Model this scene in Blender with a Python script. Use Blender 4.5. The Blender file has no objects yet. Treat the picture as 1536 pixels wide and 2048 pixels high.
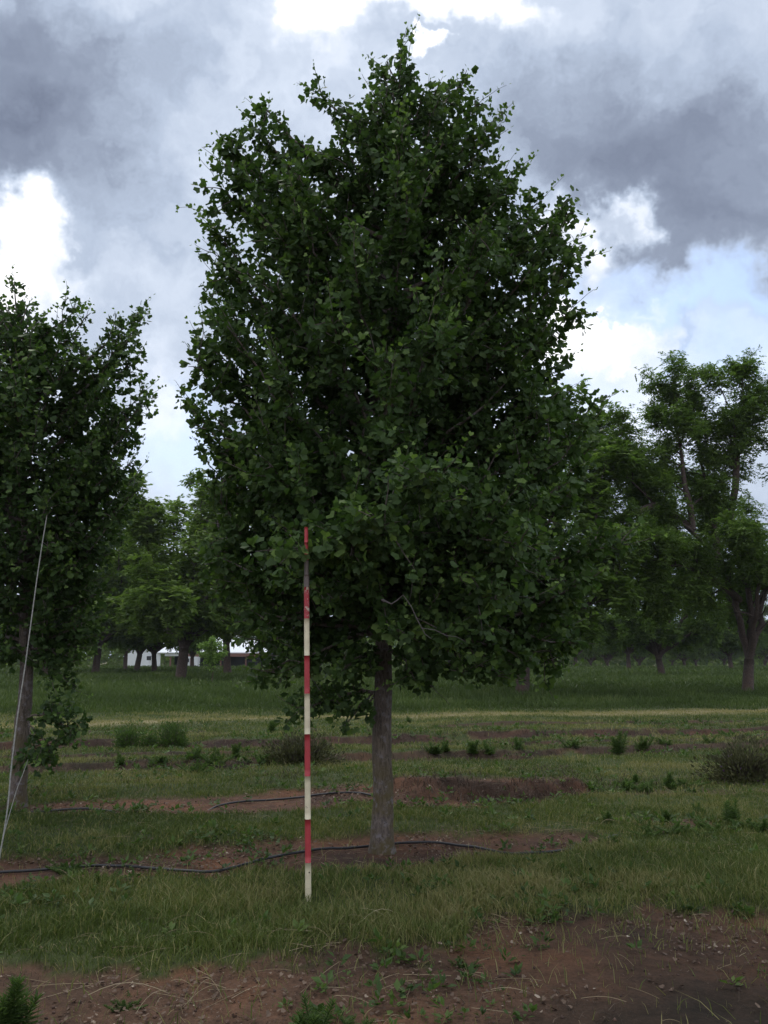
import bpy, math, random
import numpy as np
from mathutils import Vector

# ------------------------------------------------------------------ camera
F, CX, CY, CH = 1771.0, 768.0, 1024.0, 1.6
TH = math.atan(291 / F)
ct, st = math.cos(TH), math.sin(TH)
scene = bpy.context.scene
cam_d = bpy.data.cameras.new("camera")
cam = bpy.data.objects.new("camera", cam_d)
scene.collection.objects.link(cam)
cam.location = (0, 0, CH)
cam.rotation_euler = (math.pi / 2 + TH, 0, 0)
cam_d.sensor_fit = 'VERTICAL'
cam_d.sensor_height = 24
cam_d.sensor_width = 18
cam_d.lens = 24 * F / 2048
cam_d.clip_start = 0.05
cam_d.clip_end = 9000
scene.camera = cam

def ray(px, py):
    a, b = (px - CX) / F, -(py - CY) / F
    return np.array([a, ct - b * st, st + b * ct])
def gp0(px, py, z=0.0):
    r = ray(px, py)
    return np.array([0, 0, CH]) + r * (z - CH) / r[2]
def P(px, py, Y):
    r = ray(px, py)
    return np.array([0, 0, CH]) + r * Y / r[1]
def proj(x, y, z):
    d = y * ct + (z - CH) * st
    u = -y * st + (z - CH) * ct
    d = np.maximum(d, 0.3)
    return CX + F * x / d, CY - F * u / d

# ------------------------------------------------------------------ view, sun, sky
scene.view_settings.view_transform = 'Standard'
scene.view_settings.look = 'None'
scene.view_settings.exposure = 0.30
scene.view_settings.gamma = 1.0
scene.cycles.max_bounces = 12
scene.cycles.diffuse_bounces = 7
scene.cycles.transmission_bounces = 8
SUN_EL, SUN_ROT = math.radians(62), math.radians(-25)
sl = bpy.data.lights.new("sun", 'SUN')
sl.energy = 1.0
sl.angle = math.radians(14)
sl.color = (1.0, 0.95, 0.87)
so = bpy.data.objects.new("sun", sl)
scene.collection.objects.link(so)
sd = Vector((math.sin(SUN_ROT) * math.cos(SUN_EL), math.cos(SUN_ROT) * math.cos(SUN_EL), math.sin(SUN_EL)))
so.rotation_euler = sd.to_track_quat('Z', 'Y').to_euler()
so.location = sd * 50

world = bpy.data.worlds.new("World")
scene.world = world
world.use_nodes = True
wt = world.node_tree
wt.nodes.clear()
def N(t, kind, **kw):
    n = t.nodes.new(kind)
    for k, v in kw.items():
        setattr(n, k, v)
    return n
def math_n(t, op, a, b=None, clamp=False):
    n = N(t, 'ShaderNodeMath', operation=op, use_clamp=clamp)
    for i, v in enumerate((a, b)):
        if v is None: continue
        if isinstance(v, (int, float)): n.inputs[i].default_value = v
        else: t.links.new(v, n.inputs[i])
    return n.outputs[0]
def ramp_n(t, fac, stops, interp='LINEAR'):
    n = N(t, 'ShaderNodeValToRGB')
    cr = n.color_ramp
    cr.interpolation = interp
    while len(cr.elements) < len(stops): cr.elements.new(0.5)
    for e, (p, c) in zip(cr.elements, stops):
        e.position = p
        e.color = (c[0], c[1], c[2], 1)
    t.links.new(fac, n.inputs[0])
    return n.outputs[0]
def noise_n(t, vec, scale, detail=4, rough=0.55, dist=0.0):
    n = N(t, 'ShaderNodeTexNoise')
    n.inputs['Scale'].default_value = scale
    n.inputs['Detail'].default_value = detail
    n.inputs['Roughness'].default_value = rough
    n.inputs['Distortion'].default_value = dist
    if vec is not None: t.links.new(vec, n.inputs['Vector'])
    return n
def mix_n(t, fac, a, b, mode='MIX'):
    n = N(t, 'ShaderNodeMix', data_type='RGBA', blend_type=mode)
    for s, v in ((0, fac), (6, a), (7, b)):
        if isinstance(v, (int, float)): n.inputs[s].default_value = v
        elif isinstance(v, tuple): n.inputs[s].default_value = (v[0], v[1], v[2], 1)
        else: t.links.new(v, n.inputs[s])
    return n.outputs[2]

tc = N(wt, 'ShaderNodeTexCoord')
sep = N(wt, 'ShaderNodeSeparateXYZ')
wt.links.new(tc.outputs['Generated'], sep.inputs[0])
yy = math_n(wt, 'MAXIMUM', math_n(wt, 'ABSOLUTE', sep.outputs[1]), 0.06)
u = math_n(wt, 'DIVIDE', sep.outputs[0], yy)
v = math_n(wt, 'DIVIDE', sep.outputs[2], yy)
comb = N(wt, 'ShaderNodeCombineXYZ')
wt.links.new(u, comb.inputs[0]); wt.links.new(v, comb.inputs[1])
# cloud edge warp at two scales
w1 = noise_n(wt, tc.outputs['Generated'], 4.5, 3, 0.5)
w2 = noise_n(wt, tc.outputs['Generated'], 17, 4, 0.62)
def warp(src, amp, base):
    a = N(wt, 'ShaderNodeVectorMath', operation='SUBTRACT')
    wt.links.new(src, a.inputs[0]); a.inputs[1].default_value = (0.5, 0.5, 0.5)
    b = N(wt, 'ShaderNodeVectorMath', operation='MULTIPLY_ADD')
    wt.links.new(a.outputs[0], b.inputs[0]); b.inputs[1].default_value = (amp, amp, 0)
    wt.links.new(base, b.inputs[2])
    return b.outputs[0]
w0 = noise_n(wt, tc.outputs['Generated'], 45, 4, 0.6)
uvw = warp(w0.outputs['Color'], 0.05, warp(w2.outputs['Color'], 0.15, warp(w1.outputs['Color'], 0.20, comb.outputs[0])))
def blob(px, py, rx, ry, sharp=False, vec=None):
    r = ray(px, py)
    cu, cv = r[0] / r[1], r[2] / r[1]
    ru = abs(ray(px + rx, py)[0] / ray(px + rx, py)[1] - cu)
    rv = abs(ray(px, py - ry)[2] / ray(px, py - ry)[1] - cv)
    a = N(wt, 'ShaderNodeVectorMath', operation='SUBTRACT')
    wt.links.new(vec or uvw, a.inputs[0]); a.inputs[1].default_value = (cu, cv, 0)
    b = N(wt, 'ShaderNodeVectorMath', operation='MULTIPLY')
    wt.links.new(a.outputs[0], b.inputs[0]); b.inputs[1].default_value = (1 / ru, 1 / rv, 0)
    c = N(wt, 'ShaderNodeVectorMath', operation='LENGTH')
    wt.links.new(b.outputs[0], c.inputs[0])
    m = N(wt, 'ShaderNodeMapRange', interpolation_type='SMOOTHSTEP')
    wt.links.new(c.outputs['Value'], m.inputs[0])
    m.inputs[1].default_value = 1.45 if sharp else 1.7
    m.inputs[2].default_value = 0.45 if sharp else 0.0
    return m.outputs[0]
CLOUDS = [  # px, py, rx, ry, strength, sharp   (directions of the cloud masses)
    (40, 240, 250, 140, -0.34, 0), (60, 60, 260, 90, -0.22, 0), (250, 60, 160, 60, -0.06, 0), (90, 215, 90, 50, -0.08, 0), (0, 330, 130, 40, -0.12, 0),
    (1290, 250, 280, 130, -0.30, 0), (1430, 420, 230, 70, -0.26, 0), (1170, 300, 140, 60, -0.12, 0), (1310, 480, 160, 30, -0.14, 0),
    (300, 420, 170, 170, -0.06, 0), (1500, 60, 160, 90, -0.02, 0), (1060, 130, 160, 70, -0.06, 0),
    (700, -20, 130, 70, 0.5, 0), (700, -25, 90, 60, 0.4, 1), (900, -10, 130, 60, 0.5, 1), (1010, 10, 110, 90, 0.18, 0),
    (838, 112, 30, 24, 0.6, 1), (780, 190, 40, 60, 0.12, 0), (690, 110, 50, 60, 0.15, 0),
    (60, 430, 85, 95, 0.38, 1), (70, 430, 110, 130, 0.2, 0), (0, 560, 130, 110, 0.42, 0), (95, 395, 70, 55, 0.22, 0), (150, 520, 60, 40, 0.16, 0),
    (1275, 402, 50, 34, 0.5, 0), (1160, 445, 60, 60, 0.46, 0), (1195, 622, 60, 34, 0.3, 1), (1190, 625, 110, 60, 0.27, 0), (1120, 670, 90, 60, 0.22, 0),
    (1300, 570, 40, 14, 0.2, 0), (1400, 700, 330, 110, 0.15, 0), (1250, 800, 330, 100, 0.17, 0),
    (275, 800, 45, 70, 0.26, 0), (420, 300, 110, 150, 0.10, 0), (330, 560, 130, 60, 0.07, 0), (300, 700, 90, 50, 0.12, 0),
    (1345, 660, 14, 60, -0.16, 0), (1362, 600, 18, 26, -0.10, 0),
]
tone = None
n3 = noise_n(wt, uvw, 2.6, 8, 0.58, 0.3)
n4 = noise_n(wt, uvw, 11.0, 6, 0.6)
tone = math_n(wt, 'MULTIPLY_ADD', n3.outputs['Fac'], 0.80)
tone.node.inputs[2].default_value = 0.52 - 0.40 - 0.13
tone2 = math_n(wt, 'MULTIPLY_ADD', n4.outputs['Fac'], 0.26)
wt.links.new(tone, tone2.node.inputs[2])
tone = tone2
for (a, b, c, d, e, s) in CLOUDS:
    t_ = math_n(wt, 'MULTIPLY_ADD', blob(a, b, c, d, bool(s)), e)
    wt.links.new(tone, t_.node.inputs[2])
    tone = t_
# added brightness in unseen sky overhead and behind the viewer, lifting leaves and ground
up_ = N(wt, 'ShaderNodeMapRange', interpolation_type='SMOOTHSTEP'); wt.links.new(sep.outputs[2], up_.inputs[0])
up_.inputs[1].default_value = 0.66; up_.inputs[2].default_value = 0.92
bk_ = N(wt, 'ShaderNodeMapRange', interpolation_type='SMOOTHSTEP'); wt.links.new(sep.outputs[1], bk_.inputs[0])
bk_.inputs[1].default_value = 0.15; bk_.inputs[2].default_value = -0.35
ov = math_n(wt, 'MULTIPLY', math_n(wt, 'MAXIMUM', up_.outputs[0], bk_.outputs[0]), 0.24)
tone = math_n(wt, 'ADD', tone, ov)
cloud = ramp_n(wt, tone, [(0.03, (1.6, 1.9, 2.65)), (0.25, (2.55, 3.0, 3.95)), (0.44, (4.1, 4.8, 6.05)),
                          (0.62, (5.9, 6.6, 7.8)), (0.80, (8.0, 8.4, 9.3)), (0.97, (11.5, 11.6, 11.9))])
sky = N(wt, 'ShaderNodeTexSky', sky_type='NISHITA')
sky.sun_disc = False
sky.sun_elevation = SUN_EL
sky.sun_rotation = SUN_ROT
sky.air_density = 1.0
sky.dust_density = 2.0
blue = None
for (a, b, c, d, e) in [(1380, 575, 330, 55, 0.95), (1230, 540, 120, 40, 0.6), (340, 880, 130, 120, 0.55), (1470, 690, 190, 100, 0.75), (1260, 780, 260, 100, 0.5)]:
    t_ = math_n(wt, 'MULTIPLY', blob(a, b, c, d), e)
    blue = t_ if blue is None else math_n(wt, 'MAXIMUM', blue, t_)
hole = math_n(wt, 'SUBTRACT', 1.22, tone, True)
hole = math_n(wt, 'MULTIPLY', blue, math_n(wt, 'MULTIPLY', hole, 1.25, True), True)
skyb = mix_n(wt, 1.0, sky.outputs[0], (1.9, 1.9, 1.9), 'MULTIPLY')
skym = mix_n(wt, hole, cloud, skyb)
bg = N(wt, 'ShaderNodeBackground')
bg.inputs['Strength'].default_value = 0.1
wt.links.new(skym, bg.inputs['Color'])
wo = N(wt, 'ShaderNodeOutputWorld')
wt.links.new(bg.outputs[0], wo.inputs[0])
world.cycles.sampling_method = 'MANUAL'
world.cycles.sample_map_resolution = 512

# ------------------------------------------------------------------ helpers
rng = np.random.default_rng(7)
def vnoise(x, y, seed=0):
    xi, yi = np.floor(x), np.floor(y)
    fx, fy = x - xi, y - yi
    fx = fx * fx * (3 - 2 * fx); fy = fy * fy * (3 - 2 * fy)
    def h(a, b):
        s = np.sin(a * 127.1 + b * 311.7 + seed * 74.7) * 43758.5453
        return s - np.floor(s)
    return (h(xi, yi) * (1 - fx) + h(xi + 1, yi) * fx) * (1 - fy) + (h(xi, yi + 1) * (1 - fx) + h(xi + 1, yi + 1) * fx) * fy
def fbm(x, y, sc, seed=0, octv=4):
    r, a, t = 0, 0.5, 0
    for i in range(octv):
        r = r + a * vnoise(x * sc, y * sc, seed + i * 3.3); t += a
        sc *= 2.03; a *= 0.5
    return r / t            # 0..1
def sstep(a, b, x):
    t = np.clip((x - a) / (b - a), 0, 1)
    return t * t * (3 - 2 * t)

def band(px, py, top, bot, soft):
    t = np.interp(px, [p[0] for p in top], [p[1] for p in top])
    b = np.interp(px, [p[0] for p in bot], [p[1] for p in bot])
    return sstep(-soft, soft, py - t) * sstep(-soft, soft, b - py)
def masks(x, y):
    x = np.asarray(x, float); y = np.asarray(y, float)
    nx = fbm(x, y, 1.6, 1) - 0.5; ny = fbm(x, y, 1.3, 5) - 0.5; nf = fbm(x, y, 6.5, 9) - 0.5
    px, py = proj(x + nx * 0.9, y + ny * 0.5 + nf * 0.22, np.zeros_like(x))
    front = y > 0.6
    py = np.where(front, py, 2600)
    fore = sstep(.40, .62, (fbm(x, y, 4.2, 15) - .5) * 1.1 + np.clip(.5 + (py - np.interp(px, [-400, 0, 200, 330, 560, 680, 900, 1000, 1100, 1536, 2200],
                                         [1935, 1935, 1925, 1930, 1945, 1895, 1910, 1855, 1820, 1840, 1805])) / 110, 0, 1))
    s1 = band(px, py, [(-600, 1725), (0, 1714), (300, 1708), (560, 1668), (740, 1660), (850, 1652), (960, 1654), (1150, 1650), (1260, 1668)],
              [(-600, 1800), (0, 1775), (200, 1768), (400, 1752), (560, 1738), (740, 1735), (900, 1722), (1030, 1712), (1180, 1692), (1260, 1672)], 6)
    s1 = s1 * (px < 1290)
    def face(bot, w, amp, x0=-1e5, x1=1e5, fr=None, lo=0, decay=26):
        # an eroded step: bare face of height amp rising away from the viewer, turf falling gently behind it
        B = np.interp(px, [p[0] for p in bot], [p[1] for p in bot])
        g = sstep(x0 - 25, x0 + 25, px) * sstep(x1 + 25, x1 - 25, px)
        if fr is not None: g = g * sstep(lo, lo + .12, fr)
        e = B - py
        up = sstep(-.3 * w, w, e) * (1 - sstep(w, w + decay, e))
        so_ = sstep(-w * 1.2, -w * .3, e) * sstep(w * 1.25, w * .85, e)
        br = sstep(.20, .40, fbm(x, y, 1.9, 141) + .35 * (fbm(x, y, .7, 143) - .5))
        return so_ * g * br, up * g * amp * (.45 + .9 * fbm(x, y, 1.4, 147))
    s2 = band(px, py, [(-600, 1624), (0, 1612), (150, 1601), (450, 1588), (740, 1574), (800, 1582), (900, 1580), (1160, 1575), (1190, 1580)],
              [(-600, 1648), (0, 1636), (450, 1626), (740, 1610), (800, 1615), (900, 1612), (960, 1604), (1100, 1598), (1190, 1584)], 4)
    hole, z_h = face([(770, 1600), (960, 1594), (1180, 1583)], 8, .20, 790, 1150, decay=60)
    _, z_2 = face([(-600, 1616), (0, 1604), (450, 1580), (760, 1567)], 6, .06, -9999, 760)
    f3 = fbm(x, y, .45, 21)
    s3, z_3 = face([(-600, 1552), (0, 1545), (380, 1538), (700, 1524), (1100, 1510), (1600, 1492)], 4, .085, fr=f3, lo=.38)
    s4, z_4 = face([(-600, 1509), (0, 1502), (350, 1496), (700, 1489), (950, 1480), (1536, 1465), (2200, 1453)], 3.2, .125, fr=fbm(x, y, .3, 31), lo=.24)
    s5, z_5 = face([(-600, 1480), (0, 1474), (768, 1459), (1536, 1446)], 1.8, .07, fr=fbm(x, y, .3, 41), lo=.34, decay=12)
    s45, z_45 = face([(-600, 1530), (0, 1522), (350, 1516), (700, 1508), (1100, 1494), (1600, 1478)], 2.2, .05, fr=fbm(x, y, .4, 47), lo=.5, decay=14)
    s3 = np.maximum(s3, s45)
    s6 = band(px, py, [(1050, 1640), (1300, 1628), (1536, 1618)], [(1050, 1648), (1300, 1650), (1536, 1652)], 6) * sstep(0.48, 0.6, fbm(x, y, 1.1, 44)) * sstep(1040, 1120, px)
    s7 = np.maximum(np.exp(-((px - 1110) / 50) ** 2 - ((py - 1398) / 4) ** 2), np.exp(-((px - 1420) / 70) ** 2 - ((py - 1396) / 4) ** 2)) * front
    dry = band(px, py, [(-600, 1459), (0, 1449), (350, 1441), (760, 1428), (1200, 1424), (1536, 1418)],
               [(-600, 1467), (0, 1457), (350, 1448), (760, 1434), (1200, 1430), (1536, 1426)], 4.0)
    soil = np.clip(np.maximum.reduce([fore * 0.94, s1, s2, hole, s3 * 0.9, s4, s5 * 0.8, s6 * 0.8, s7 * 0.7]), 0, 1)
    lens_dark_humus = sstep(980, 1380, px + 160 * nf) * sstep(1830, 2050, py + 120 * ny) * (px < 2300)  # lower right corner darkened in the soil colour, imitating a finger over the lens
    lens_dark_humus = np.maximum(lens_dark_humus, np.clip(.75 * (s3 + s4 + s5 * .8) + .7 * hole * sstep(820, 900, px), 0, .8))  # plus the darker humus soil of the bank faces
    return soil, dry, lens_dark_humus, dict(zf=z_h + z_2 + z_3 + z_4 + z_5 + z_45, fore=fore, s1=s1, s2=s2, s3=s3, s4=s4, s5=s5, hole=hole, px=px, py=py)
def H(x, y, m=None):
    x = np.asarray(x, float); y = np.asarray(y, float)
    if m is None: m = masks(x, y)[3]
    near = sstep(60, 25, y)
    z = (fbm(x, y, 0.35, 51) - 0.5) * 0.16 * near + (fbm(x, y, 3.0, 61) - 0.5) * 0.05 * near
    z = z - 0.05 * m['s1'] - 0.03 * m['s2'] + m['zf'] - 0.03 * m['fore']
    z = z - 1.3 * sstep(138, 168, y) + (fbm(x, y, 0.01, 71) - 0.5) * 2.0 * sstep(200, 500, y)
    return z
def Hs(x, y): return float(H(np.array([x]), np.array([y]))[0])
def gp(px, py):
    p = gp0(px, py)
    p[2] = Hs(p[0], p[1])
    return p

def link(o, parent=None):
    scene.collection.objects.link(o)
    if parent is not None: o.parent = parent
    return o
def mesh_np(name, verts, polys, mats, attrs=None, parent=None, mat_idx=None, smooth=False):
    """polys: list of (M,k) int arrays; attrs: {name: per-face array (concatenated)}"""
    me = bpy.data.meshes.new(name)
    verts = np.asarray(verts, np.float32)
    me.vertices.add(len(verts))
    me.vertices.foreach_set('co', verts.ravel())
    polys = [p for p in polys if len(p)]
    loops = np.concatenate([p.ravel() for p in polys]).astype(np.int32)
    tot = np.concatenate([np.full(len(p), p.shape[1], np.int32) for p in polys])
    start = np.concatenate([[0], np.cumsum(tot)[:-1]]).astype(np.int32)
    me.loops.add(len(loops)); me.loops.foreach_set('vertex_index', loops)
    me.polygons.add(len(tot)); me.polygons.foreach_set('loop_start', start)
    try: me.polygons.foreach_set('loop_total', tot)
    except Exception: pass
    if mat_idx is not None: me.polygons.foreach_set('material_index', np.asarray(mat_idx, np.int32))
    me.polygons.foreach_set('use_smooth', np.full(len(tot), smooth, bool))
    me.update(calc_edges=True)
    for k, (dom, arr) in (attrs or {}).items():
        a = me.attributes.new(k, 'FLOAT', dom)
        a.data.foreach_set('value', np.asarray(arr, np.float32))
    for m in mats: me.materials.append(m)
    return link(bpy.data.objects.new(name, me), parent)
def empty(name, loc, label, cat, group=None):
    o = bpy.data.objects.new(name, None)
    o.location = loc
    link(o)
    return tag(o, label, cat, group)
def tag(o, label=None, cat=None, group=None, kind=None):
    if label: o['label'] = label
    if cat: o['category'] = cat
    if group: o['group'] = group
    if kind: o['kind'] = kind
    return o

class Tubes:
    def __init__(s): s.v = []; s.q = []; s.n = 0; s.mi = []
    def add(s, pts, rad, k=6, mi=0, rough=0.0):
        pts = np.asarray(pts, float); n = len(pts)
        rad = np.broadcast_to(np.asarray(rad, float), (n,))
        tg = np.gradient(pts, axis=0)
        tg /= np.linalg.norm(tg, axis=1)[:, None] + 1e-9
        ref = np.array([0.31, 0.95, 0.05]) if abs(tg[0][2]) > 0.7 else np.array([0.05, 0.02, 1.0])
        a = np.cross(tg, ref); a /= np.linalg.norm(a, axis=1)[:, None] + 1e-9
        b = np.cross(tg, a)
        ang = np.arange(k) * 2 * math.pi / k
        rr = rad[:, None] * (1 + (rng.random((n, k)) - .5) * rough)
        vv = pts[:, None, :] + (a[:, None, :] * np.cos(ang)[None, :, None] + b[:, None, :] * np.sin(ang)[None, :, None]) * rr[:, :, None]
        s.v.append(vv.reshape(-1, 3))
        i = np.arange(n - 1)[:, None] * k; j = np.arange(k)[None, :]
        q = np.stack([i + j, i + (j + 1) % k, i + k + (j + 1) % k, i + k + j], -1).reshape(-1, 4) + s.n
        s.q.append(q); s.mi += [mi] * len(q)
        s.n += n * k
        # caps
        for e, o in ((0, 0), (n - 1, (n - 1) * k)):
            s.v.append(pts[e][None]); c = s.n; s.n += 1
            base = c - (1 if e else 1)
            st0 = c - n * k - (0 if e == 0 else 1) + o
            qq = np.stack([st0 + np.arange(k), st0 + (np.arange(k) + 1) % k, np.full(k, c), np.full(k, c)], -1)
            s.capt = getattr(s, 'capt', []); s.capt.append(qq[:, :3] if e == 0 else qq[:, [1, 0, 2]])
    def build(s, name, mats, parent=None, off=(0, 0, 0), smooth=True):
        v = np.concatenate(s.v) - np.asarray(off)
        q = np.concatenate(s.q); t = np.concatenate(s.capt)
        return mesh_np(name, v, [q, t], mats, parent=parent, mat_idx=list(s.mi) + [s.mi[0]] * len(t), smooth=smooth)

def rand_unit(n):
    v = rng.normal(size=(n, 3)); return v / np.linalg.norm(v, axis=1)[:, None]
def norm(v): return v / (np.linalg.norm(v, axis=-1, keepdims=True) + 1e-9)
GINKGO = np.array([[0, 0, 0], [-.52, .46, .10], [-.36, .86, .06], [0, .72, -.03], [.36, .86, .06], [.52, .46, .10]])
GINKGO_F = np.array([[0, 3, 2, 1], [0, 5, 4, 3]])
LANCE = np.array([[0, 0, 0], [-.5, .45, .05], [0, 1, -.05], [.5, .45, .05]])
LANCE_F = np.array([[0, 3, 2, 1]])
def place_leaves(pos, axis, nrm, size, tmpl, faces, width=1.0):
    axis = norm(axis); side = norm(np.cross(axis, nrm)); nn = np.cross(side, axis)
    s = np.asarray(size)[:, None, None]
    w = np.asarray(width)
    w = w[:, None, None] if w.ndim else w
    v = pos[:, None, :] + s * (side[:, None, :] * tmpl[None, :, 0:1] * w + axis[:, None, :] * tmpl[None, :, 1:2] + nn[:, None, :] * tmpl[None, :, 2:3])
    k = len(tmpl)
    f = (np.arange(len(pos))[:, None, None] * k + faces[None]).reshape(-1, faces.shape[1])
    return v.reshape(-1, 3), f

# ------------------------------------------------------------------ materials
def new_mat(name):
    m = bpy.data.materials.new(name); m.use_nodes = True
    t = m.node_tree; t.nodes.clear()
    out = N(t, 'ShaderNodeOutputMaterial')
    p = N(t, 'ShaderNodeBsdfPrincipled')
    t.links.new(p.outputs[0], out.inputs[0])
    return m, t, p, out
def attr(t, name):
    a = N(t, 'ShaderNodeAttribute'); a.attribute_name = name
    return a.outputs['Fac']
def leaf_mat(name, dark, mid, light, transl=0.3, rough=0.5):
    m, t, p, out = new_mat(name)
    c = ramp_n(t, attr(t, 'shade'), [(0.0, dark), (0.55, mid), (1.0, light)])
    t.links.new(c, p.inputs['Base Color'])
    p.inputs['Roughness'].default_value = rough
    p.inputs['Specular IOR Level'].default_value = 0.22
    tr = N(t, 'ShaderNodeBsdfTranslucent')
    t.links.new(mix_n(t, 1.0, c, (1.1, 1.35, 0.6), 'MULTIPLY'), tr.inputs[0])
    ms = N(t, 'ShaderNodeMixShader'); ms.inputs[0].default_value = transl
    t.links.new(p.outputs[0], ms.inputs[1]); t.links.new(tr.outputs[0], ms.inputs[2])
    t.links.new(ms.outputs[0], out.inputs[0])
    return m
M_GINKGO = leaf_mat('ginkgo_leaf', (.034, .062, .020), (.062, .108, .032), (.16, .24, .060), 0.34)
M_PECAN = leaf_mat('pecan_leaf', (.075, .118, .030), (.14, .205, .052), (.22, .29, .08), 0.48)
M_PECAN_Y = leaf_mat('pecan_leaf_bright', (.095, .145, .032), (.17, .235, .055), (.26, .33, .09), 0.46)
M_YOUNG = leaf_mat('young_leaf', (.12, .20, .05), (.19, .29, .07), (.26, .36, .10), 0.35)
M_GRASS = leaf_mat('grass_blade', (.056, .080, .018), (.108, .138, .034), (.27, .235, .105), 0.25, 0.55)
M_TALL = leaf_mat('tall_grass_blade', (.048, .073, .018), (.088, .126, .033), (.18, .19, .08), 0.25, 0.55)
M_WEED = leaf_mat('weed_leaf', (.042, .072, .022), (.078, .128, .034), (.14, .19, .055), 0.35)
M_STRAW = leaf_mat('dry_straw', (.20, .15, .085), (.33, .26, .16), (.50, .42, .28), 0.1, 0.7)
M_LITTER = leaf_mat('dead_leaf', (.09, .058, .042), (.17, .12, .085), (.42, .35, .27), 0.0, 0.7)
M_DEADW = leaf_mat('dead_weed', (.055, .040, .030), (.10, .075, .055), (.20, .15, .11), 0.0, 0.8)
M_PURPLE = leaf_mat('purple_flower', (.08, .03, .11), (.13, .05, .18), (.18, .08, .24), 0.2)

def bark_mat(name, c0, c1, moss, lich, zs=9.0):
    m, t, p, out = new_mat(name)
    tc = N(t, 'ShaderNodeTexCoord')
    mp = N(t, 'ShaderNodeMapping'); mp.inputs['Scale'].default_value = (1, 1, 0.22)
    t.links.new(tc.outputs['Object'], mp.inputs[0])
    n = noise_n(t, mp.outputs[0], 46, 7, 0.72, 1.1)
    c = ramp_n(t, n.outputs['Fac'], [(0.38, c0), (0.58, c1)])
    sp = N(t, 'ShaderNodeSeparateXYZ'); t.links.new(tc.outputs['Object'], sp.inputs[0])
    low = N(t, 'ShaderNodeMapRange'); t.links.new(sp.outputs[2], low.inputs[0])
    low.inputs[1].default_value = 1.15; low.inputs[2].default_value = 0.5
    n2 = noise_n(t, tc.outputs['Object'], 5, 4, 0.6)
    mm = ramp_n(t, n2.outputs['Fac'], [(0.40, (0, 0, 0)), (0.56, (1, 1, 1))])
    mf = math_n(t, 'MULTIPLY', math_n(t, 'MULTIPLY', low.outputs[0], mm), 0.75)
    c = mix_n(t, mf, c, moss)
    n3 = noise_n(t, tc.outputs['Object'], 13, 5, 0.7)
    lf = ramp_n(t, n3.outputs['Fac'], [(0.54, (0, 0, 0)), (0.62, (1, 1, 1))])
    c = mix_n(t, math_n(t, 'MULTIPLY', lf, 0.55), c, lich)
    t.links.new(c, p.inputs['Base Color'])
    p.inputs['Roughness'].default_value = 0.9
    b = N(t, 'ShaderNodeBump'); b.inputs['Strength'].default_value = 1.0; b.inputs['Distance'].default_value = 0.02
    t.links.new(n.outputs['Fac'], b.inputs['Height']); t.links.new(b.outputs[0], p.inputs['Normal'])
    return m
M_BARK = bark_mat('ginkgo_bark', (.055, .042, .036), (.185, .148, .125), (.11, .085, .028), (.25, .23, .25))
M_PBARK = bark_mat('pecan_bark', (.030, .021, .018), (.095, .066, .054), (.11, .07, .05), (.15, .12, .11))
def plain(name, col, rough=0.6, noise=0.0, nsc=20, metal=0.0):
    m, t, p, out = new_mat(name)
    p.inputs['Roughness'].default_value = rough
    p.inputs['Metallic'].default_value = metal
    tc = N(t, 'ShaderNodeTexCoord')
    n = noise_n(t, tc.outputs['Object'], nsc, 5, 0.65)
    dk = tuple(c * (1 - noise) for c in col)
    t.links.new(ramp_n(t, n.outputs['Fac'], [(0.35, dk), (0.6, col)]), p.inputs['Base Color'])
    return m
M_DTWIG = plain('grey_twig', (.15, .13, .13), .9, .4, 40)
M_HOSE = plain('hose_plastic', (.018, .018, .022), .45, .3, 30)
M_CANE = plain('cane', (.36, .36, .33), .6, .4, 60)

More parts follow.
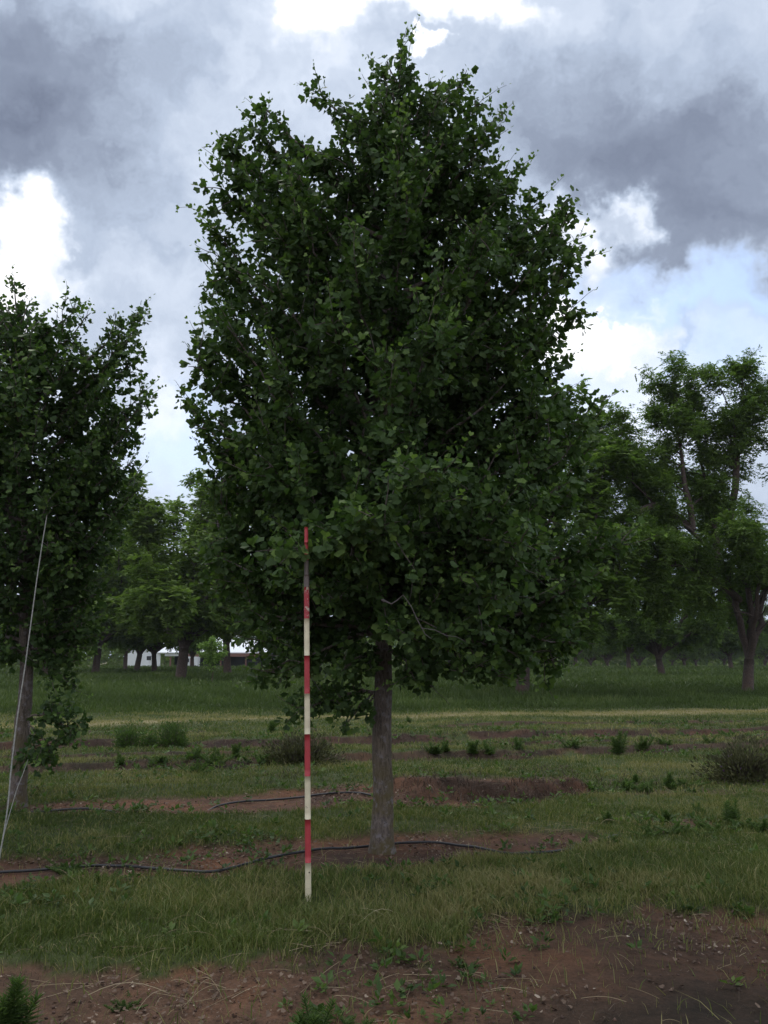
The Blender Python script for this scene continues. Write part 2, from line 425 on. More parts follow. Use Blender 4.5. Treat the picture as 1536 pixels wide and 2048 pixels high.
# ------------------------------------------------------------------ ground
def ground():
    def geo(a, b, s, g):
        r = [a]
        while r[-1] < b: r.append(r[-1] + s); s *= g
        return r
    ys = list(-np.array(geo(0, 400, 1.5, 1.35))[::-1]) + list(np.arange(0.3, 3.6, 0.15)) + list(np.arange(3.6, 12.5, 0.035)) + list(np.arange(12.5, 30, 0.10)) + geo(30, 4000, 0.3, 1.045)
    xp = list(np.arange(0, 6.4, 0.045)) + geo(6.45, 4000, 0.07, 1.045)
    xs = np.array(list(-np.array(xp[1:])[::-1]) + xp); ys = np.array(sorted(set(ys)))
    X, Y = np.meshgrid(xs, ys)
    x, y = X.ravel(), Y.ravel()
    soil, dry, lens_dark_humus, m = masks(x, y)
    z = H(x, y, m)
    nx, ny = len(xs), len(ys)
    i = np.arange(ny - 1)[:, None] * nx; j = np.arange(nx - 1)[None]
    q = np.stack([i + j, i + j + 1, i + nx + j + 1, i + nx + j], -1).reshape(-1, 4)
    M, t, p, out = new_mat('ground_soil_and_turf')
    tc = N(t, 'ShaderNodeTexCoord')
    o = tc.outputs['Object']
    nb = noise_n(t, o, 1.1, 5, 0.6); nm = noise_n(t, o, 9, 6, 0.7); nf = noise_n(t, o, 55, 5, 0.7)
    soilc = ramp_n(t, nb.outputs['Fac'], [(0.30, (.070, .045, .034)), (0.5, (.130, .073, .049)), (0.70, (.200, .096, .054))])
    soilc = mix_n(t, 0.75, soilc, ramp_n(t, nm.outputs['Fac'], [(0.3, (.45, .45, .46)), (0.65, (1.15, 1.1, 1.05))]), 'MULTIPLY')
    soilc = mix_n(t, 0.6, soilc, ramp_n(t, nf.outputs['Fac'], [(0.35, (.55, .55, .55)), (0.7, (1.3, 1.3, 1.3))]), 'MULTIPLY')
    lens_dark_humus_c = mix_n(t, attr(t, 'lens_dark_humus'), soilc, mix_n(t, 1.0, soilc, (.30, .36, .42), 'MULTIPLY'))  # soil darkened for the painted lens blur and the humus banks
    turf = ramp_n(t, nm.outputs['Fac'], [(0.3, (.038, .050, .020)), (0.5, (.055, .072, .026)), (0.72, (.095, .085, .045))])
    turf = mix_n(t, attr(t, 'dry'), turf, (.26, .22, .12))
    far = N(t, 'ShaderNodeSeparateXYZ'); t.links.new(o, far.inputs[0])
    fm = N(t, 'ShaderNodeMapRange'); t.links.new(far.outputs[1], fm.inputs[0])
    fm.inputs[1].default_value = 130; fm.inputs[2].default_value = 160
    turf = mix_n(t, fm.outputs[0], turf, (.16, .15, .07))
    c = mix_n(t, attr(t, 'soil'), turf, lens_dark_humus_c)
    t.links.new(c, p.inputs['Base Color'])
    p.inputs['Roughness'].default_value = 0.95
    p.inputs['Specular IOR Level'].default_value = 0.15
    b = N(t, 'ShaderNodeBump'); b.inputs['Strength'].default_value = 0.7; b.inputs['Distance'].default_value = 0.02
    t.links.new(math_n(t, 'ADD', nm.outputs['Fac'], nf.outputs['Fac']), b.inputs['Height'])
    t.links.new(b.outputs[0], p.inputs['Normal'])
    g = mesh_np('ground', np.stack([x, y, z], -1), [q], [M], {'soil': ('POINT', soil), 'dry': ('POINT', dry), 'lens_dark_humus': ('POINT', lens_dark_humus)}, smooth=True)
    tag(g, kind='structure')
ground()

# ------------------------------------------------------------------ grass
def blades(x, y, z, h, w, shade, lean=0.5, droop=0.35):
    n = len(x)
    az = rng.random(n) * 2 * math.pi
    wd = np.stack([np.cos(az), np.sin(az), np.zeros(n)], -1)
    la = rng.random(n) * 2 * math.pi
    L = np.abs(rng.normal(0, lean, n))
    ld = np.stack([np.cos(la) * L, np.sin(la) * L, np.ones(n)], -1)
    base = np.stack([x, y, z - 0.01], -1)
    mid = base + ld * (h * 0.55)[:, None]
    tip = mid + (ld * np.array([1 + droop * 2, 1 + droop * 2, 1 - droop])) * (h * 0.45)[:, None]
    hw = wd * (w * 0.5)[:, None]
    v = np.stack([base - hw, base + hw, mid + hw * .8, mid - hw * .8, tip], 1).reshape(-1, 3)
    k = np.arange(n)[:, None] * 5
    q = k + np.array([[0, 1, 2, 3]]); t = k + np.array([[3, 2, 4]])
    return v, q, t, np.concatenate([shade, shade])
def scatter(n, y0, y1, margin=1.2, power=1.0, lim=None):
    y = y0 + (y1 - y0) * rng.random(n) ** power
    x = (rng.random(n) * 2 - 1) * (0.47 * y + margin)
    return x, y
def collect(parts):
    vs, qs, ts, sq, stt = [], [], [], [], []
    off = 0
    for v, q, t, s in parts:
        vs.append(v); qs.append(q + off); ts.append(t + off); off += len(v)
        h = len(s) // 2; sq.append(s[:h]); stt.append(s[h:])
    return np.concatenate(vs), np.concatenate(qs), np.concatenate(ts), np.concatenate(sq + stt)
def make_grass():
    parts = []
    for (y0, y1, n, hh, ww, mg) in [(3.0, 5.2, 60000, .085, .0042, .9), (5.2, 7.5, 150000, .085, .0050, 1.0), (7.5, 11, 190000, .062, .0060, 1.5),
                                    (11, 17, 150000, .060, .009, 2), (17, 28, 150000, .070, .014, 3)]:
        x, y = scatter(n, y0, y1, mg)
        soil, dry, lens_dark_humus, m = masks(x, y)
        cl = fbm(x, y, 2.3, 81); cl2 = fbm(x, y, 0.5, 91)
        pr = np.clip(1.05 - soil * 1.22, 0.015, 1) * (0.55 + 0.9 * sstep(.3, .6, cl))
        pr = np.maximum(pr, 0.05 * (m['fore'] > .3) * (1 - lens_dark_humus))
        k = rng.random(n) < pr
        x, y, cl, cl2, dry = x[k], y[k], cl[k], cl2[k], dry[k]
        soil = soil[k]
        h = hh * (0.35 + 1.0 * rng.random(len(x)) ** 1.5) * (0.6 + 0.9 * cl)
        w = ww * (0.6 + 0.8 * rng.random(len(x)))
        pt = sstep(.50, .68, fbm(x, y, 1.1, 95))
        s = 0.30 + (cl2 - .5) * 1.0 + (cl - .5) * .6 + .30 * pt + rng.normal(0, .16, len(x))
        s = s + dry * .9 + soil * .15 + .03 * sstep(9, 14, y)
        s = np.where(rng.random(len(x)) < 0.08 + .25 * soil + .12 * pt, 0.95, s)
        parts.append(blades(x, y, H(x, y), h, w, np.clip(s, 0, 1), 0.55))
    n = 9000
    x, y = scatter(n, 4, 16, 1.5, 1.3)
    soil, dry, lens_dark_humus, m = masks(x, y)
    k = (rng.random(n) < (1 - soil)) & (fbm(x, y, .8, 171) > .48)
    x, y = x[k], y[k]; n = len(x)
    parts.append(blades(x, y, H(x, y), .09 + .12 * rng.random(n), .003 + .0003 * y, np.clip(rng.normal(.6, .25, n), 0, 1), .35, .5))
    v, q, t, s = collect(parts)
    g = mesh_np('grass', v, [q, t], [M_GRASS], {'shade': ('FACE', s)})
    tag(g, 'short mixed turf grass between the bare red soil strips', 'grass', kind='stuff')
    parts = []
    for (y0, y1, n, hh, ww, mg, pw) in [(24, 42, 110000, .34, .028, 4, 1), (42, 80, 90000, .38, .06, 6, 1.2), (80, 140, 45000, .42, .12, 8, 1)]:
        x, y = scatter(n, y0, y1, mg, pw)
        soil, dry, lens_dark_humus, m = masks(x, y)
        cl = fbm(x, y, 0.5, 101); px, py = m['px'], m['py']
        dens = sstep(1432, 1416, py - 10 * (fbm(x, y, .3, 111) - .5) + (px - 768) * 0.012)
        k = rng.random(n) < dens * (1 - soil)
        x, y, cl = x[k], y[k], cl[k]
        ed = 1430 - py[k] - (px[k] - 768) * .012 + 14 * (fbm(x, y, .25, 113) - .5)
        h = hh * (0.5 + rng.random(len(x))) * (0.5 + cl) * (.28 + .72 * sstep(2, 34, ed))
        w = ww * (0.6 + 0.8 * rng.random(len(x)))
        s = np.clip(0.25 + (cl - .5) * 1.1 + rng.normal(0, .13, len(x)), 0, 1)
        parts.append(blades(x, y, H(x, y), h, w, s, 0.35))
    v, q, t, s = collect(parts)
    g = mesh_np('tall_grass', v, [q, t], [M_TALL], {'shade': ('FACE', s)})
    tag(g, 'taller unmown dark green grass under the orchard trees', 'grass', kind='stuff')
make_grass()

def make_litter():
    # fallen leaves on the bare strips
    n = 110000
    x, y = scatter(n, 3.2, 12.5, 1.0)
    soil, dry, lens_dark_humus, m = masks(x, y)
    cl = fbm(x, y, 1.7, 121)
    pr = soil * (0.05 + 0.75 * sstep(.46, .64, cl)) * (1 - 0.75 * lens_dark_humus) + 0.012
    pr = pr * np.where(m['s1'] > .4, .9, np.where(m['s2'] > .4, .9, .4)) * np.where((m['hole'] > .3), .3, 1)
    k = rng.random(n) < pr
    x, y = x[k], y[k]; n = len(x)
    pos = np.stack([x, y, H(x, y) + 0.008 + rng.random(n) * .012], -1)
    ax = norm(rand_unit(n) * np.array([1, 1, .35]))
    nr = norm(np.array([0, 0, 1.0]) + rand_unit(n) * .55)
    size = 0.008 + 0.026 * rng.random(n) ** 2.0
    v, f = place_leaves(pos, ax, nr, size, GINKGO, GINKGO_F)
    s = np.clip(rng.beta(1.3, 3.8, n) + (rng.random(n) < .035) * .6, 0, 1)
    o = mesh_np('leaf_litter', v, [f], [M_LITTER], {'shade': ('FACE', np.repeat(s, 2))})
    tag(o, 'pale dead leaves scattered over the bare red soil strips', 'leaf litter', kind='stuff')
    # dry straw stems
    T_v, T_f, T_s = [], [], []
    off = 0
    def stem(p, az, L, arch, w, sh, zt):
        nonlocal off
        k = 7
        t = np.linspace(0, 1, k)
        d = np.array([math.cos(az), math.sin(az), 0])
        pts = p[None] + d[None] * (t * L)[:, None]
        pts[:, 2] += arch * np.sin(t * math.pi * zt)
        sd_ = np.array([-d[1], d[0], 0]) * w
        up = np.array([0, 0, w])
        v = np.concatenate([pts + up * .8, pts - sd_ * .6 - up * .3, pts + sd_ * .6 - up * .3])
        T_v.append(v)
        for a, b in ((0, 1), (1, 2), (2, 0)):
            i = np.arange(k - 1)
            T_f.append(np.stack([a * k + i, a * k + i + 1, b * k + i + 1, b * k + i], -1) + off)
            T_s.append(np.full(k - 1, sh))
        off += 3 * k
    def cluster(px, py, n, spread, L0):
        c = gp0(px, py)
        for _ in range(n):
            x = c[0] + rng.normal(0, spread); y = c[1] + rng.normal(0, spread * .6)
            L = L0 * (.4 + rng.random())
            stem(np.array([x, y, Hs(x, y) + .006]), rng.random() * 6.28, L, rng.random() ** 3 * L * .22, .0012 + .0012 * rng.random(), float(np.clip(rng.normal(.45, .2), 0, 1)), .5 + .5 * rng.random())
    for a in [(500, 1880, 26, .22, .28), (700, 1870, 26, .2, .3), (430, 1970, 16, .22, .3), (960, 1850, 34, .16, .2), (560, 1890, 14, .16, .3),
              (150, 1940, 12, .25, .25), (60, 1830, 10, .2, .2), (1190, 1720, 12, .3, .2), (1440, 1690, 26, .3, .2), (850, 1960, 10, .3, .25), (640, 1700, 8, .3, .2),
              (860, 1760, 8, .3, .25), (1040, 1740, 7, .3, .2), (300, 1850, 10, .5, .2), (1400, 1730, 14, .4, .15), (300, 1720, 10, .3, .15), (500, 1600, 30, .9, .2), (1150, 1640, 40, .5, .22), (1250, 1780, 10, .4, .2)]:
        cluster(*a)
    for _ in range(260):
        x, y = scatter(1, 4, 11, .5); x, y = float(x[0]), float(y[0])
        stem(np.array([x, y, Hs(x, y) + .02]), rng.random() * 6.28, .06 + .16 * rng.random(), .03 * rng.random(), .0014, float(np.clip(rng.normal(.4, .2), 0, 1)), .8)
    o = mesh_np('dry_straw', np.concatenate(T_v), [np.concatenate(T_f)], [M_STRAW], {'shade': ('FACE', np.concatenate(T_s))})
    tag(o, 'dry pale straw stems lying on grass and soil', 'straw', kind='stuff')
    n = 26000
    x, y = scatter(n, 3.2, 11, .8, 1.3)
    soil, dry, lens_dark_humus, m = masks(x, y)
    k = rng.random(n) < .6 * soil * (.25 + .75 * sstep(.45, .6, fbm(x, y, 2.9, 161)))
    x, y, lens_dark_humus = x[k], y[k], lens_dark_humus[k]; n = len(x)
    OC = np.array([[-.5, 0, 0], [.5, 0, 0], [0, -.5, 0], [0, .5, 0], [0, 0, -.4], [0, 0, .4], ])
    OF = np.array([[0, 2, 5], [2, 1, 5], [1, 3, 5], [3, 0, 5], [2, 0, 4], [1, 2, 4], [3, 1, 4], [0, 3, 4]])
    sz = .005 + .022 * rng.random(n) ** 4
    v, f = place_leaves(np.stack([x, y, H(x, y) + sz * .15], -1), rand_unit(n), rand_unit(n), sz, OC, OF, .7 + .6 * rng.random(n))
    MC, t, p_, out = new_mat('soil_clod')
    t.links.new(ramp_n(t, attr(t, 'shade'), [(0, (.045, .028, .022)), (.7, (.125, .072, .05)), (1, (.18, .115, .08))]), p_.inputs['Base Color'])
    p_.inputs['Roughness'].default_value = .95
    o = mesh_np('soil_clods', v, [f], [MC], {'shade': ('FACE', np.repeat(np.clip(rng.beta(2, 3, n) - lens_dark_humus * .3, 0, 1), 8))}, smooth=True)  # clods darkened along with the painted corner and the humus banks
    tag(o, 'small crumbs and clods of red brown soil', 'soil clods', kind='stuff')
    # dead brown weeds hanging on the eroded banks
    parts = []
    n = 150000
    x, y = scatter(n, 9.5, 27, 1.5, 1.2)
    soil, dry, lens_dark_humus, m = masks(x, y)
    gx = np.exp(-((m['px'] - 1290) / 130) ** 2 - ((m['py'] - 1568) / 16) ** 2)
    pr = 0.8 * m['hole'] * (m['px'] > 930) + .35 * m['hole'] + 0.5 * m['s4'] + 0.4 * m['s3'] + .3 * m['s5'] + .3 * gx + .25 * (m['zf'] > .03) * (fbm(x, y, 1.5, 151) > .5)
    k = rng.random(n) < pr
    x, y = x[k], y[k]; n = len(x)
    parts.append(blades(x, y, H(x, y), .05 + .10 * rng.random(n), .004 + .006 * rng.random(n), np.clip(rng.beta(1.8, 3, n), 0, 1), .9, .8))
    n = 26000                                   # low brown stubble on the foreground soil
    x, y = scatter(n, 3.2, 6.5, .8)
    soil, dry, lens_dark_humus, m = masks(x, y)
    cl = fbm(x, y, 2.2, 131)
    k = rng.random(n) < m['fore'] * sstep(.45, .62, cl) * (1 - .3 * lens_dark_humus) * .5
    x, y = x[k], y[k]; n = len(x)
    parts.append(blades(x, y, H(x, y), .02 + .05 * rng.random(n), .002 + .002 * rng.random(n), np.clip(rng.beta(1.8, 3, n), 0, 1), .9, .8))
    v, q, t, s = collect(parts)
    o = mesh_np('dead_stubble', v, [q, t], [M_DEADW], {'shade': ('FACE', s)})
    tag(o, 'matted brown dead weeds along the eroded soil banks', 'dead weeds', kind='stuff')
make_litter()

def make_cover():
    # small broad-leaved plants woven through turf and along the strip edges
    n = 16000
    x, y = scatter(n, 3.6, 22, 1.2, 1.2)
    soil, dry, lens_dark_humus, m = masks(x, y)
    k = rng.random(n) < (.22 + .9 * (soil > .08) * (soil < .9)) * sstep(.44, .60, fbm(x, y, .9, 181))
    x, y = x[k], y[k]; n = len(x)
    q = 9
    sz = (.018 + .035 * rng.random(n)) * (1 + .04 * y)
    c = np.repeat(np.stack([x, y, H(x, y) + .008], -1), q, 0)
    d = rand_unit(n * q); d[:, 2] = np.abs(d[:, 2]) * .9
    s_ = np.repeat(sz, q)
    hgt = np.repeat(rng.random(n) ** 2, q)[:, None] * np.array([0, 0, .07]) * rng.random((n * q, 1))
    v, f = place_leaves(c + d * s_[:, None] * .4 + hgt, norm(d), norm(np.array([0, 0, 1.]) + rand_unit(n * q) * .5), s_ * (.6 + .6 * rng.random(n * q)), LANCE, LANCE_F, .55)
    sh = np.clip(np.repeat(rng.normal(.42, .22, n), q) + rng.normal(0, .1, n * q), 0, 1)
    o = mesh_np('ground_cover', v, [f], [M_WEED], {'shade': ('FACE', sh)})
    tag(o, 'small broad leaved weeds woven through the grass', 'ground cover', kind='stuff')
make_cover()

# ------------------------------------------------------------------ ginkgo trees
def curve(p0, p1, bend, n=8, wob=0.03):
    t = np.linspace(0, 1, n)[:, None]
    L = np.linalg.norm(p1 - p0)
    p = p0 + (p1 - p0) * t + bend * (4 * t * (1 - t)) * L
    p[1:-1] += rng.normal(0, wob * L, (n - 2, 3)) * .5
    return p
def resample(p, step):
    seg = np.linalg.norm(np.diff(p, axis=0), axis=1); c = np.concatenate([[0], np.cumsum(seg)])
    n = max(2, int(c[-1] / step)); s = np.linspace(0, c[-1], n)
    return np.stack([np.interp(s, c, p[:, i]) for i in range(3)], -1), s / c[-1]
class Foliage:
    def __init__(s): s.p = []; s.a = []; s.n = []; s.z = []; s.sh = []
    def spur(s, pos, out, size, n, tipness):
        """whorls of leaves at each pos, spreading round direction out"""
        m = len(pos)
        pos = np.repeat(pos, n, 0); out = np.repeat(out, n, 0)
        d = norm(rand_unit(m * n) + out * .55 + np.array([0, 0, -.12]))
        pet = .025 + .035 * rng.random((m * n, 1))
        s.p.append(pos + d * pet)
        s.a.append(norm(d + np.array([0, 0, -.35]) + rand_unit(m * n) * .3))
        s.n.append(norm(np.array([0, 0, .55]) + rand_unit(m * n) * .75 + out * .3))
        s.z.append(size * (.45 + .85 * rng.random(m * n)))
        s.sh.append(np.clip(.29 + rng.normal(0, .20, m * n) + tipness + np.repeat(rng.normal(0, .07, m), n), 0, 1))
def ginkgo(name, base, leader, Yt, prof, nprim, seed, label, r0, tips, extra=(), leafsize=.069, zlow=1.7, depthk=.95, carve=None, density=.042):
    global rng
    rng = np.random.default_rng(seed)
    root = empty(name, base, label, 'tree', 'ginkgo trees in the nursery rows')
    T = Tubes(); Fo = Foliage()
    LP = np.array([P(a, b, Yt) for a, b in leader]); LP[0] = base
    ztop = LP[-1][2]
    def lead(z): return np.array([np.interp(z, LP[:, 2], LP[:, i]) for i in range(3)])
    PZ = np.array([P(a, b, Yt)[2] for b, a, c in [(q[0], q[1], 0) for q in prof]])[::-1]
    PL = np.array([P(q[1], q[0], Yt)[0] for q in prof])[::-1]
    PR = np.array([P(q[2], q[0], Yt)[0] for q in prof])[::-1]
    def R(z, az):
        c = lead(z)[0]
        l = c - np.interp(z, PZ, PL); r = np.interp(z, PZ, PR) - c
        side = r if math.cos(az) > 0 else l
        md = .5 * (l + r) * depthk * (1 if z < 4.5 else .85)
        return max(.12, math.sqrt((side * math.cos(az)) ** 2 + (md * math.sin(az)) ** 2))
    zz = np.linspace(base[2], ztop, 40)
    tr = np.array([lead(z) for z in zz]); tr[1:, 0] += rng.normal(0, .008, 39); tr[1:, 1] += rng.normal(0, .008, 39)
    tr[0][2] -= .06
    hfrac = (zz - base[2]) / (ztop - base[2])
    rad = r0 * (1 - hfrac) ** 1.05 + .006
    rad[0] *= 1.38; rad[1] *= 1.08
    trd, s_ = resample(tr, .06)
    T.add(trd, np.interp(s_, np.linspace(0, 1, 40), rad), 16, rough=.07)
    PY = [q[0] for q in prof]; SL = [q[1] for q in prof]; SR = [q[2] for q in prof]
    def inside(e, m=0):
        px, py = proj(e[0], e[1], e[2])
        return py > PY[0] - m and np.interp(py, PY, SL) - m <= px <= np.interp(py, PY, SR) + m
    def branch(p0, p1, r, leaf0=.22, second=True, dens=1.0, shoot=True, tipsh=.0, sec=1.0):
        if carve is not None and shoot and not carve(p1[None])[0]: shoot = False; p1 = p0 + (p1 - p0) * .7
        L = np.linalg.norm(p1 - p0)
        d = norm(p1 - p0)
        bend = np.array([0, 0, -.08]) if p1[2] - p0[2] > .2 * L else np.array([0, 0, .05])
        c = curve(p0, p1, bend, 9)
        T.add(c, np.linspace(r, .005, 9), 5)
        q, s = resample(c, density / dens)
        k = s > leaf0
        q, s = q[k], s[k]
        if len(q):
            hd = norm(q - np.array([lead(z) for z in q[:, 2]]))
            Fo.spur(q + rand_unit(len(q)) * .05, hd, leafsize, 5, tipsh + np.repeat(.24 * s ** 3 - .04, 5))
        if second and L > .5:
            ns = int(4 + L * 7.0 * dens)
            for i in range(ns):
                t = leaf0 + (1 - leaf0) * rng.random() ** .8
                a = np.array([np.interp(t, np.linspace(0, 1, 9), c[:, j]) for j in range(3)])
                dd = norm(d * .8 + rand_unit(1)[0] * .9 + np.array([0, 0, .15]))
                l2 = sec * (.12 + .30 * rng.random()) * (1.2 - .45 * t) * min(1.3, .5 + L * .4)
                e = a + dd * l2
                if carve is not None and not (carve(e[None])[0] and carve(a[None])[0]): continue
                c2 = curve(a, e, np.array([0, 0, .04]), 4)
                T.add(c2, np.linspace(.007, .003, 4), 3)
                q2, s2 = resample(c2, density)
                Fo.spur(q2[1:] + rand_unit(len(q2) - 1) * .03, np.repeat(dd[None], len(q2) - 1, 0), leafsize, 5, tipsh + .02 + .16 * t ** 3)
                if rng.random() < .16: shoot_(e, dd)
        if shoot: shoot_(p1, d)
    def shoot_(p, d):
        d = norm(d + rand_unit(1)[0] * .35 + np.array([0, 0, .25]))
        l = .14 + .24 * rng.random()
        c = curve(p - d * .03, p + d * l, rand_unit(1)[0] * .05, 5)
        T.add(c, np.linspace(.0045, .0018, 5), 3)
        q, s = resample(c, .034)
        m = len(q)
        dd = norm(rand_unit(m) + d * .9)
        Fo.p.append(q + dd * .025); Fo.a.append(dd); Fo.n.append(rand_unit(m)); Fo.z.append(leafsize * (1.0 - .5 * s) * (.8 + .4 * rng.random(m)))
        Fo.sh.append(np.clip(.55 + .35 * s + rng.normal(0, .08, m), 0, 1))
    # sides of the crown seen against the sky: limbs whose ends are known
    for (a, b, dy) in tips:
        e = P(a, b, Yt + dy)
        rr = abs(e[0] - lead(e[2])[0]) + abs(dy) * .7
        z0 = max(zlow + .15, e[2] - (.75 * rr if e[2] > 3.2 else .25 * rr))
        z0 = min(z0, ztop - .4)
        s0 = lead(z0); e = e - norm(e - s0) * .20
        branch(s0, e, .012 + .012 * rr, .25, dens=1.15, sec=.62)
    for i in range(nprim):
        zt = zlow + (ztop - .15 - zlow) * ((i + rng.random()) / nprim) ** .93
        az = i * 2.39996 + rng.normal(0, .25)
        r = R(zt, az) * (.80 + .2 * rng.random())
        if rng.random() < .15: r *= .75
        rise = r * np.interp(zt, [zlow, 2.4, 4, ztop], [-.12, .2, .75, 1.2])
        z0 = max(zlow + .1, zt - rise)
        c = lead(min(zt, ztop))
        e = np.array([c[0] + r * math.cos(az), c[1] + r * math.sin(az), zt])
        for _ in range(14):
            if inside(e): break
            c = lead(e[2]); e = np.array([c[0] + (e[0] - c[0]) * .93, c[1] + (e[1] - c[1]) * .93, e[2] - .05 * (e[2] > zlow + .4)])
        z0 = min(z0, max(zlow + .1, e[2] - .2))
        branch(lead(z0), e, .010 + .012 * r, .2 if zt < 5 else .1, shoot=rng.random() < .4 or inside(e, -60))
    # leafy leader
    q, s = resample(np.array([lead(z) for z in np.linspace(ztop - 1.6, ztop, 12)]), .03)
    Fo.spur(q + rand_unit(len(q)) * .05, rand_unit(len(q)), leafsize, 4, 0)
    for k in range(3): shoot_(LP[-1], np.array([rng.normal(0, .3), 0, 1.0]))
    for (p0, p1, r, l0, ds) in extra:
        branch(np.array(p0), np.array(p1), r, l0, dens=ds, shoot=False, tipsh=.05)
    p = np.concatenate(Fo.p); a = np.concatenate(Fo.a); n_ = np.concatenate(Fo.n); z = np.concatenate(Fo.z); sh = np.concatenate(Fo.sh)
    if carve is not None:
        k = carve(p); p, a, n_, z, sh = p[k], a[k], n_[k], z[k], sh[k]
    v, f = place_leaves(p, a, n_, z, GINKGO, GINKGO_F, .9 + .25 * rng.random(len(p)))
    print(name, 'leaves', len(p))
    T.build('trunk', [M_BARK], root, base)
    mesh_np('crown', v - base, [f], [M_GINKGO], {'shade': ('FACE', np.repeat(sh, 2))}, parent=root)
    return root, lead

B1 = gp(764, 1684)
Y1 = B1[1]
POLE = gp(616, 1802)
prof1 = [(45, 795, 808), (100, 765, 820), (150, 755, 830), (200, 735, 850), (250, 700, 930), (300, 660, 965), (350, 560, 990), (400, 500, 1010), (450, 480, 1070),
         (500, 460, 1100), (550, 460, 1110), (600, 440, 1100), (650, 410, 1085), (700, 400, 1090), (750, 395, 1100), (800, 400, 1130), (850, 420, 1150),
         (900, 425, 1150), (950, 435, 1155), (1000, 440, 1165), (1100, 430, 1170), (1150, 440, 1175), (1200, 460, 1170), (1250, 475, 1150), (1300, 490, 1100), (1345, 560, 1000)]
tips1 = [(498, 195, 0), (612, 170, .1), (560, 235, -.2), (522, 225, .2), (478, 228, -.2), (660, 195, -.1), (460, 300, .3), (480, 350, -.5), (425, 262, .1), (418, 300, -.3), (412, 350, -.2), (403, 448, .1), (412, 490, -.3), (405, 530, .3),
         (735, 110, .1), (720, 150, -.2), (830, 140, .2), (935, 160, -.1), (955, 150, .1), (1035, 208, .0), (985, 190, .3), (1015, 235, -.3), (1012, 300, .2), (1060, 318, 0), (1040, 350, -.4),
         (1105, 385, .1), (1155, 402, 0), (1150, 440, -.3), (1175, 470, .2), (1165, 520, -.2), (1150, 560, .3), (1170, 602, 0), (1110, 640, -.3), (1140, 712, .1), (1145, 770, -.2),
         (1215, 790, .0), (1205, 830, -.4), (1200, 880, .3), (1190, 950, -.3), (1285, 1075, 0), (1250, 1060, -.2), (1195, 1130, .3), (1190, 1200, -.2), (1180, 1250, .2), (1200, 1290, -.2), (1150, 1330, .2), (1235, 1140, -.4), (1090, 1320, -.5), (1040, 1370, -.6), (1075, 1345, -.3),
         (420, 600, .3), (365, 650, 0), (360, 690, -.3), (355, 780, .1), (362, 800, -.4), (385, 905, 0), (395, 960, -.2), (430, 930, .4), (385, 1110, -.2), (400, 1150, .2), (400, 1080, 0), (450, 1230, -.3), (470, 1290, .1),
         (500, 1360, -.2), (480, 1375, 0), (560, 1340, -.5)]
c0 = P(752, 1385, Y1)
extra1 = [(c0, P(640, 1405, Y1 - .35), .016, .2, 1.3), (c0, P(690, 1450, Y1 - .3), .012, .3, 1.3), (c0, P(600, 1420, Y1 - .5), .012, .45, 1.2), (c0, P(725, 1430, Y1 - .2), .01, .3, 1),
          (P(765, 1200, Y1), P(700, 1110, 6.15), .02, .3, 1.3), (P(765, 1200, Y1), P(590, 1095, 6.1), .02, .3, 1.3), (P(765, 1180, Y1), P(655, 1075, 6.05), .02, .3, 1.2), (P(765, 1180, Y1), P(770, 1050, 6.0), .02, .3, 1.2),
          (P(765, 1100, Y1), P(880, 960, 6.1), .02, .3, 1.2), (P(765, 1100, Y1), P(1050, 1090, 6.4), .02, .3, 1.2), (P(770, 1250, Y1), P(1000, 1200, 6.5), .02, .3, 1.1), (P(770, 1250, Y1), P(900, 1280, 6.7), .02, .3, 1.2),
          (P(770, 1300, Y1), P(940, 1350, 7.3), .015, .3, 1.2), (P(770, 1300, Y1), P(830, 1360, 7.4), .015, .3, 1.2), (P(770, 1300, Y1), P(690, 1340, 7.4), .015, .2, 1.2)]
def carve1(p):
    zt = P(612, 1160, POLE[1])[2]
    near = (p[:, 1] < POLE[1] + .12) & (np.abs(p[:, 0] * POLE[1] / p[:, 1] - POLE[0]) < .085) & (p[:, 2] < zt)
    ztp = P(612, 1052, POLE[1])[2]; zt2 = P(612, 1080, POLE[1])[2]
    near |= (p[:, 1] < POLE[1] + .08) & (np.abs(p[:, 0] * POLE[1] / p[:, 1] - POLE[0]) < .07) & (p[:, 2] < ztp) & (p[:, 2] > zt2)
    px, py = proj(p[:, 0], p[:, 1], p[:, 2])
    low = (p[:, 2] < P(765, 1372, Y1)[2]) & (p[:, 0] > -.12) & (np.abs(p[:, 0]) < .9)
    notch = (px < 612 + (py - 170) * .68 - 44) & (px > 578 - (300 - py) * .08) & (py > 150) & (py < 272)
    return ~(near | low | notch)
gk, lead1 = ginkgo('ginkgo_tree', B1, [(764, 1684), (764, 1500), (766, 1370), (768, 1000), (785, 500), (795, 200), (802, 98)], Y1, prof1, 150, 11,
                   'large broad ginkgo tree full of dark fan-shaped leaves behind the striped pole', .092, tips1, extra1, carve=carve1)
# bare grey twig inside the lower crown
Tw = Tubes()
Yw = 6.45
Tw.add([P(a, b, Yw) for a, b in ((806, 1190), (822, 1212), (835, 1240), (850, 1268), (862, 1277))], [.004, .0035, .0035, .003, .0015], 5)
Tw.add([P(a, b, Yw) for a, b in ((806, 1190), (795, 1200), (783, 1208), (765, 1200))] + [list(lead1(P(765, 1200, Y1)[2]))], [.004, .005, .006, .010, .014], 5)
Tw.add([P(a, b, Yw) for a, b in ((842, 1256), (870, 1260), (892, 1271), (915, 1274), (932, 1284))], [.003, .003, .0025, .002, .001], 4)
o = Tw.build('dead_twig', [M_DTWIG], gk, B1)
o['label'] = 'bare grey dead twig'

